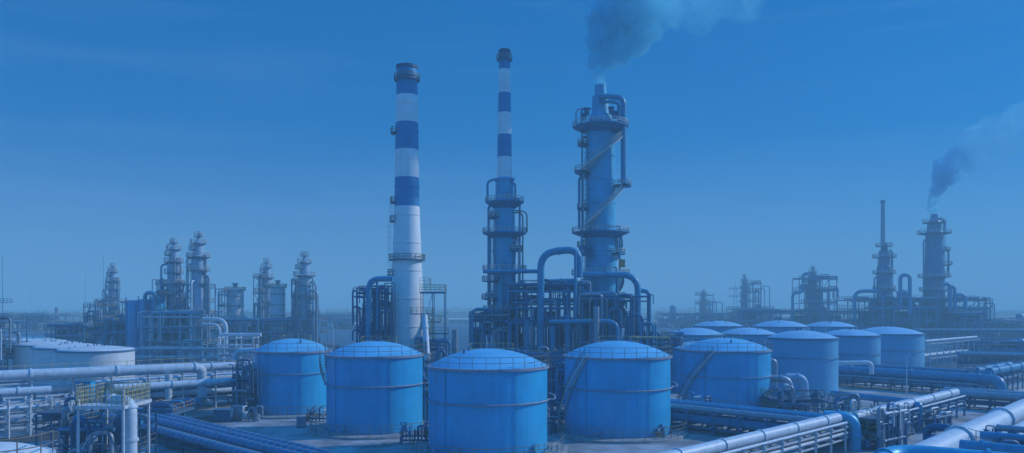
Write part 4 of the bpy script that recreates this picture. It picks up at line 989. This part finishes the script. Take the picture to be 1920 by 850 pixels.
pipeline('blue bend pipe dropping to the concrete at the end of the white bundle',[P(1545,781,128),P(1603,783,127),Vector((WX(1603,127),127,0))],.98,'column_blue',3.2,flanges=2)
structure('rusty railed frame over the pipe crossing at the right',1572,1655,128,138,[2.4,4.6],4,2,'steel','yellow',40,38,97,vess=3,thick=.16,big=.75,pm=('pipe_grey','steel','pipe_dark','pipe_white'))
structure('small railed platform behind the pipe crossing',1545,1585,146,152,[3.2,5.0],2,1,'steel','yellow',12,0,98,vess=1,thick=.16,big=.7)
structure('low railed skid of pumps behind the white pipes',1690,1768,146,152,[1.9],5,1,'steel_dark','rail_grey',20,40,99,vess=3,thick=.15,big=.7)
manifold('pump valves on the concrete beside the railed skid',(WX(1700,140),140,0),5,.9,R(40),'pipe_dark',h=1.8)
# right hand racks and large pipes
a=PZ(1545,692,4.4); b=PZ(1838,711,4.4)
pipeline('very thick blue pipe before the row of three tanks, bending down at its right end',[a,b,b+Vector((3.2,-3.0,0)),b+Vector((3.4,-3.2,-4.4))],1.35,'pipe_blue',4,flanges=3)
rack('rack of dark pipes under the very thick blue pipe',xy(a),xy(b),7,[1.6,2.8],5,[(0,-2.6,.5,'pipe_grey'),(0,-1,.5,'pipe_blue'),(0,1.4,.5,'pipe_dark'),(1,-2.6,.3,'pipe_grey')],'steel_dark',group=G,seed=13)
o=Vector((3.5,4,0))
rack('railed rack just behind the very thick blue pipe',xy(a+o),xy(b+o),4,[2.6,5.4],6,[(1,0,.4,'pipe_grey'),(1,-1.3,.4,'pipe_blue')],'steel','rail_grey',group=G,seed=14)
pipeline('white pipe arch in front of the second tank of the three',[P(1572,681,214),P(1634,680,214),P(1634,702,214)],.6,'pipe_white',2.4,flanges=1)
a=PZ(1560,738,2.6); b=PZ(1735,757,2.6)
pipeline('long blue pipe with pale top left of the white bundle',[a,b],.75,'pipe_blue',saddle=5)
A=PZ(1785,741,2.6); B=PZ(1940,751,2.6)
rack('rack of thick dark pipes at the end of the white bundle',xy(A),xy(B),6.5,[1.1,2.4],4,[(1,-2.2,.8,'pipe_grey'),(1,-.2,1.0,'pipe_grey'),(1,2,.8,'pipe_blue'),(0,-2.5,.5,'pipe_dark')],'steel_dark',group=G,seed=15)
A=PZ(1728,641,9.4); B=PZ(1822,633,9.4)
rack('pale two level rack right of the row of three tanks',xy(A),xy(B),6,[3.8,9.2],7,[(1,-1.5,.45,'pipe_white'),(1,0,.4,'pipe_grey'),(0,-1,.5,'pipe_white'),(0,1,.5,'pipe_grey')],'steel_pale',group=G,seed=16)
rack('long hazy rack in front of the far right block',(WX(1722,430),430),(WX(1940,430),430),8,[4,9],11,[(1,-2,.6,'pipe_grey'),(1,1,.6,'pipe_blue'),(0,0,.7,'pipe_blue')],'steel','rail_grey',group=G,seed=17)
rack('middle distance rack at the right edge',(WX(1800,270),270),(WX(1940,262),262),7,[3,6],7,[(1,-2,.6,'pipe_grey'),(1,0,.7,'pipe_blue'),(1,2,.5,'pipe_blue'),(0,0,.6,'pipe_dark')],'steel_dark','orange',group=G,seed=18)
structure('low cluttered frame at the right edge of the picture',1790,1935,330,345,[3,6],8,1,'steel_dark','rail_grey',40,0,100,vess=6,thick=.25,big=1.1)
A=PZ(1832,694,6.2); B=A+Vector((20,19,0))
rack('rack with broad blue pipes at the upper right edge',xy(A),xy(B),9,[2.4,4.8],5,[(1,3,.5,'pipe_white'),(1,0,1.1,'pipe_blue'),(1,-3,1.1,'pipe_blue'),(0,-2,.6,'pipe_dark')],'steel','rail_grey',group=G,seed=19)
pipeline('thick pale upright duct behind the end of the very thick blue pipe',[P(1822,712,206),P(1822,690,206)],1.0,'pipe_grey')
# big white pipes, lower right
z=6.0; D1=Vector((.676,.737,0)); Q1=Vector((.737,-.676,0))
b=PZ(1960,749,z); a=b-D1*95
pipeline('very large white pipe running in from the lower right edge',[a,b],1.6,'pipe_white',flanges=4,saddle=6)
a2=a+Q1*3.3+Vector((0,0,-.9)); b2=b+Q1*3.3+Vector((0,0,-.9))
pipeline('second large white pipe alongside the very large one',[a2,b2],1.25,'pipe_white',flanges=5,saddle=6)
c=b-D1*15; dd=D1
root=thing('pipe_strap','dark strap round the very large white pipe','strap',(c.x,c.y,0)); MB().tube([c-dd*.35,c+dd*.35],1.85,18).build('band','pipe_dark',root)
MB().bar((c.x-1.3,c.y+1.2,0),(c.x-1.3,c.y+1.2,5.2),.4).bar((c.x+1.3,c.y-1.2,0),(c.x+1.3,c.y-1.2,5.2),.4).build('strut','pipe_dark',root)
a=PZ(1652,905,2.0); 
pipeline('thick blue pipe bending along the bottom right edge',[PZ(1600,950,7.2),PZ(1668,848,8.6),PZ(1980,876,8.6)],.95,'column_blue',3.5,flanges=3,saddle=3)
pipeline('blue pipe leaving the right edge above the bottom one',[PZ(1800,836,7),PZ(1980,853,7)],.72,'pipe_blue',flanges=2,saddle=2)
pipeline('blue pipe behind the valves at the right edge',[PZ(1838,816,7.4),PZ(1980,828,7.4)],.5,'pipe_blue',flanges=2,saddle=2)
pipeline('grey pipe running beside the blue ones at the right edge',[PZ(1868,802,7.8),PZ(1980,811,7.8)],.4,'pipe_grey',flanges=2,saddle=2)
pipeline('dark arch pipe crossing the large white pipes',[P(1738,832,106),P(1738,800,106),P(1790,803,104),P(1812,840,102)],.5,'pipe_dark',1.8,flanges=2)
pipeline('second dark arch pipe below the first over the white pipes',[P(1736,842,105),P(1742,818,105),P(1775,822,103),P(1790,850,101)],.36,'pipe_dark',1.4,flanges=1)
manifold('dark valves on the concrete left of the large white pipes',(WX(1745,106),106,0),2,1.3,R(-40),'pipe_dark',h=3)
manifold('dark valves above the blue pipes at the right edge',(WX(1875,99),99,5.8),3,.9,R(-42),'pipe_dark',h=2.4)
structure('dark railed skid under the blue pipes at the right edge',1850,1960,93,101,[3,5.6],4,1,'steel_dark','rail_grey',24,0,101,vess=2,thick=.16,big=.8)
manifold('small pumps at the near edge between the white bundle and blue bend',(WX(1640,128),128,0),4,.9,R(35),'pipe_dark',h=1.6)
for i,(px,Y,lb) in enumerate([(1420,152,'small grey cabinet behind the white bundle'),(1668,134,'grey cabinet on the concrete right of the railed frame'),(565,150,'grey cabinet on the concrete between the first two front tanks')]):
    cabinet(lb,(WX(px,Y),Y,.004),(1.6,1.0,1.7),'pipe_grey')
# lamp posts
def lamp(px,Y,py,lb):
    x=WX(px,Y); h=WZ(py,Y); root=thing('lamp_post',lb,'lamp post',(x,Y,0),'lamp posts between the tanks')
    MB().tube([(x,Y,0),(x,Y,h)],.14,8,True,.08).build('pole','steel_pale',root)
    MB().tube([(x,Y,h),(x+1.3,Y,h+.25)],.06,6).build('arm','steel_pale',root); MB().box((x+1.6,Y,h+.25),(.9,.35,.16)).build('lamp_head','steel',root)
lamp(1075,205,620,'lamp post behind the stair tank'); lamp(1548,236,598,'lamp post between the far tanks')
lamp(625,196,610,'lamp post behind the first two front tanks'); lamp(1700,190,668,'lamp post behind the white bundle')

# ================================================================== smoke
def smoke(name,label,Y,spheres,dens,seed,vox,dsc,col=(.75,.78,.82),loc=None,nsc=.12):
    bm_v=MB()
    for px,py,rp,dy in spheres:
        c=P(px,py,Y+dy); r0=rp/F*Y; n=10
        prof=[(max(.01,r0*math.sin(PI*i/n)),-r0*math.cos(PI*i/n)) for i in range(n+1)]
        base=len(bm_v.v)
        for r_,z_ in prof:
            for j in range(14):
                a=2*PI*j/14; bm_v.v.append((c.x+r_*math.cos(a),c.y+r_*math.sin(a),c.z+z_))
        for i in range(n):
            for j in range(14): bm_v.face([base+i*14+j,base+i*14+(j+1)%14,base+(i+1)*14+(j+1)%14,base+(i+1)*14+j],True)
    m=bpy.data.materials.new(name); m.use_nodes=True; nt=m.node_tree; N=nt.nodes; L=nt.links
    N.remove(N['Principled BSDF']); out=[n for n in N if n.type=='OUTPUT_MATERIAL'][0]
    v=N.new('ShaderNodeVolumePrincipled'); v.inputs['Color'].default_value=(*col,1); v.inputs['Anisotropy'].default_value=.1
    tc=N.new('ShaderNodeTexCoord'); ns=N.new('ShaderNodeTexNoise'); ns.inputs['Scale'].default_value=nsc; ns.inputs['Detail'].default_value=6; ns.inputs['Roughness'].default_value=.65; ns.inputs['Distortion'].default_value=.4
    L.new(tc.outputs['Object'],ns.inputs['Vector'])
    mr=N.new('ShaderNodeMapRange'); mr.interpolation_type='SMOOTHSTEP'; mr.inputs[1].default_value=.42; mr.inputs[2].default_value=.60; mr.inputs[3].default_value=.10; mr.inputs[4].default_value=1
    L.new(ns.outputs['Fac'],mr.inputs[0])
    # thins out along its drift (x) - the plume really disperses downwind
    sp=N.new('ShaderNodeSeparateXYZ'); L.new(tc.outputs['Object'],sp.inputs[0])
    fr=N.new('ShaderNodeMapRange'); fr.inputs[1].default_value=0; fr.inputs[2].default_value=(spheres[-1][0]-spheres[0][0])/F*Y*.5; fr.inputs[3].default_value=dens; fr.inputs[4].default_value=dens*.07; fr.interpolation_type='SMOOTHSTEP'
    L.new(sp.outputs[0],fr.inputs[0])
    mu=N.new('ShaderNodeMath'); mu.operation='MULTIPLY'; L.new(mr.outputs[0],mu.inputs[0]); L.new(fr.outputs[0],mu.inputs[1])
    L.new(mu.outputs[0],v.inputs['Density']); L.new(v.outputs[0],out.inputs['Volume']); M[name]=m
    o=bm_v.build(name,name,None,tuple(P(spheres[0][0],spheres[0][1],Y))); tag(o,label,'smoke',None,'stuff')
    rm=o.modifiers.new('Remesh','REMESH'); rm.mode='VOXEL'; rm.voxel_size=vox; rm.use_smooth_shade=True
    t=bpy.data.textures.new(name,'CLOUDS'); t.noise_scale=dsc; t.noise_depth=3
    dm=o.modifiers.new('Displace','DISPLACE'); dm.texture=t; dm.strength=dsc*1.2; dm.mid_level=.5; dm.texture_coords='LOCAL'
    t2=bpy.data.textures.new(name+'_fine','CLOUDS'); t2.noise_scale=dsc*.35; t2.noise_depth=2
    d2=o.modifiers.new('Displace','DISPLACE'); d2.texture=t2; d2.strength=dsc*.5; d2.mid_level=.5; d2.texture_coords='LOCAL'
    return o
rnd=random.Random(5)
def path(pts,n,jit,dy=3):
    out=[]
    for i in range(n):
        t=i/(n-1)*(len(pts)-1); k=min(len(pts)-2,int(t)); u=t-k
        a,b=pts[k],pts[k+1]; w=a[2]+(b[2]-a[2])*u; j=jit*w
        for s_ in range(1+(w>20)+(w>34)):
            out.append((a[0]+(b[0]-a[0])*u+rnd.uniform(-j,j),a[1]+(b[1]-a[1])*u+rnd.uniform(-j,j)*.7,w*rnd.uniform(.55,.8),rnd.uniform(-dy,dy)*w/30))
    return [(pts[0][0],pts[0][1]+6,pts[0][2]*.9,0)]+out+[(pts[-1][0],pts[-1][1],pts[-1][2]*.7,0)]
smoke('smoke_plume','thick smoke rising from the stub stack and drifting right',234,
      path([(1123,160,8),(1124,148,11),(1129,130,17),(1136,104,30),(1148,70,42),(1168,30,54),(1200,0,58),(1250,-14,60),(1310,2,56),(1380,-12,44),(1440,-26,26),(1480,-40,12)],46,.7),.9,1,.5,2.0,col=(.42,.91,1),nsc=.26)
smoke('smoke_plume','thinner smoke trailing right from the far right tower',545,
      path([(1750,405,7),(1749,396,9),(1750,384,11),(1752,370,14),(1764,346,19),(1784,318,25),(1812,294,31),(1846,270,36),(1886,250,40),(1935,230,44)],34,.65),.7,2,1.0,3.2,nsc=.11,col=(.40,.88,1))

# ================================================================== haze, sky, sun, camera
def haze(dens):
    b=MB(); b.box((0,6900,66),(28200,15000,134)); o=b.build('haze','steel',None,(0,0,0)); o.data.materials.clear()
    m=bpy.data.materials.new('haze'); m.use_nodes=True; nt=m.node_tree; N=nt.nodes; N.remove(N['Principled BSDF'])
    v=N.new('ShaderNodeVolumePrincipled'); v.inputs['Color'].default_value=HAZE_COL; v.inputs['Density'].default_value=dens; v.inputs['Anisotropy'].default_value=0.0
    nt.links.new(v.outputs[0],[n for n in N if n.type=='OUTPUT_MATERIAL'][0].inputs['Volume']); o.data.materials.append(m)
    tag(o,'pale blue haze lying over the whole plant and plain',None,None,'stuff')
HAZE_COL=(.62,.95,1,1)
haze(.0007)

w=bpy.data.worlds.new('World'); scene.world=w; w.use_nodes=True; nt=w.node_tree; N=nt.nodes; L=nt.links
bg=N['Background']; sky=N.new('ShaderNodeTexSky'); sky.sky_type='NISHITA'; sky.sun_disc=False
sky.sun_elevation=SUN_EL; sky.sun_rotation=R(90)-SUN_AZ; sky.altitude=0; sky.air_density=1.0; sky.dust_density=1.0; sky.ozone_density=2.0
TINT=(.012,.77,1.66,1)
mx=N.new('ShaderNodeMix'); mx.data_type='RGBA'; mx.blend_type='MULTIPLY'; mx.inputs[0].default_value=1; mx.inputs[7].default_value=TINT
L.new(sky.outputs[0],mx.inputs[6])
# thin cirrus streaks
tc=N.new('ShaderNodeTexCoord'); mp=N.new('ShaderNodeMapping'); mp.inputs['Scale'].default_value=(1.6,1.6,17); mp.inputs['Rotation'].default_value=(R(6),R(-9),0); mp.inputs['Location'].default_value=(5.3,2.2,.4); L.new(tc.outputs['Generated'],mp.inputs['Vector'])
ns=N.new('ShaderNodeTexNoise'); ns.inputs['Scale'].default_value=1.6; ns.inputs['Detail'].default_value=8; ns.inputs['Roughness'].default_value=.55; ns.inputs['Distortion'].default_value=.5; L.new(mp.outputs[0],ns.inputs['Vector'])
mr=N.new('ShaderNodeMapRange'); mr.interpolation_type='SMOOTHSTEP'; mr.inputs[1].default_value=.47; mr.inputs[2].default_value=.78; mr.inputs[3].default_value=0; mr.inputs[4].default_value=.07; L.new(ns.outputs['Fac'],mr.inputs[0])
m2=N.new('ShaderNodeMix'); m2.data_type='RGBA'; L.new(mr.outputs[0],m2.inputs[0])
m5=N.new('ShaderNodeMix'); m5.data_type='RGBA'; m5.inputs[0].default_value=.6
sz=N.new('ShaderNodeSeparateXYZ'); L.new(tc.outputs['Generated'],sz.inputs[0])
rs=N.new('ShaderNodeMapRange'); rs.inputs[1].default_value=0; rs.inputs[2].default_value=.20; L.new(sz.outputs[2],rs.inputs[0])
m6=N.new('ShaderNodeMix'); m6.data_type='RGBA'; m6.inputs[6].default_value=(2.6,4.4,8.2,1); m6.inputs[7].default_value=(.0,2.15,6.9,1); L.new(rs.outputs[0],m6.inputs[0]); L.new(m6.outputs[2],m5.inputs[7]); L.new(mx.outputs[2],m5.inputs[6]); L.new(m5.outputs[2],m2.inputs[6]); m2.inputs[7].default_value=(3.6,7,12,1)
# unseen overhead sky, above the framed part, brightened as added ambient fill
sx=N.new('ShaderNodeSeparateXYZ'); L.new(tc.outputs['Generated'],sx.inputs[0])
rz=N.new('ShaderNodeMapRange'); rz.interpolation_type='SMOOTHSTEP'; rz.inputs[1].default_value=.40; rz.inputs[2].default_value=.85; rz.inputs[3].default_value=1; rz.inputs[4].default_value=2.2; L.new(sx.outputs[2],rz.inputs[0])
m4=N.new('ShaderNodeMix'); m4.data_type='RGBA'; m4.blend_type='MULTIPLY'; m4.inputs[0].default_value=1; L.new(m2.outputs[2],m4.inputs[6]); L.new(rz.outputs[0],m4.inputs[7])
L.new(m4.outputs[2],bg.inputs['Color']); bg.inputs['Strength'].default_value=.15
sl=bpy.data.lights.new('sun','SUN'); so=bpy.data.objects.new('sun',sl); COL.objects.link(so)
sl.energy=5.0; sl.angle=R(.53); sl.color=(.88,.95,1)
sd=Vector((math.cos(SUN_AZ)*math.cos(SUN_EL),math.sin(SUN_AZ)*math.cos(SUN_EL),math.sin(SUN_EL)))
so.rotation_euler=sd.to_track_quat('Z','Y').to_euler(); so.location=(60,-20,160)
cam=bpy.data.cameras.new('camera'); co=bpy.data.objects.new('camera',cam); COL.objects.link(co)
co.location=(0,0,HC); co.rotation_euler=(R(90),0,0); cam.sensor_width=36; cam.lens=36*F/1920; cam.shift_y=(HY-425)/1920
cam.clip_start=.5; cam.clip_end=40000; scene.camera=co
vs=scene.view_settings; vs.view_transform='Standard'; vs.look='None'; vs.gamma=1; vs.use_curve_mapping=False; vs.exposure=-1.17
scene.display_settings.display_device='sRGB'
cy=scene.cycles; cy.use_denoising=True; cy.volume_bounces=8; cy.max_bounces=6; cy.diffuse_bounces=2; cy.glossy_bounces=2; cy.volume_max_steps=256; cy.volume_step_rate=.4
cy.use_adaptive_sampling=True; cy.adaptive_threshold=.02
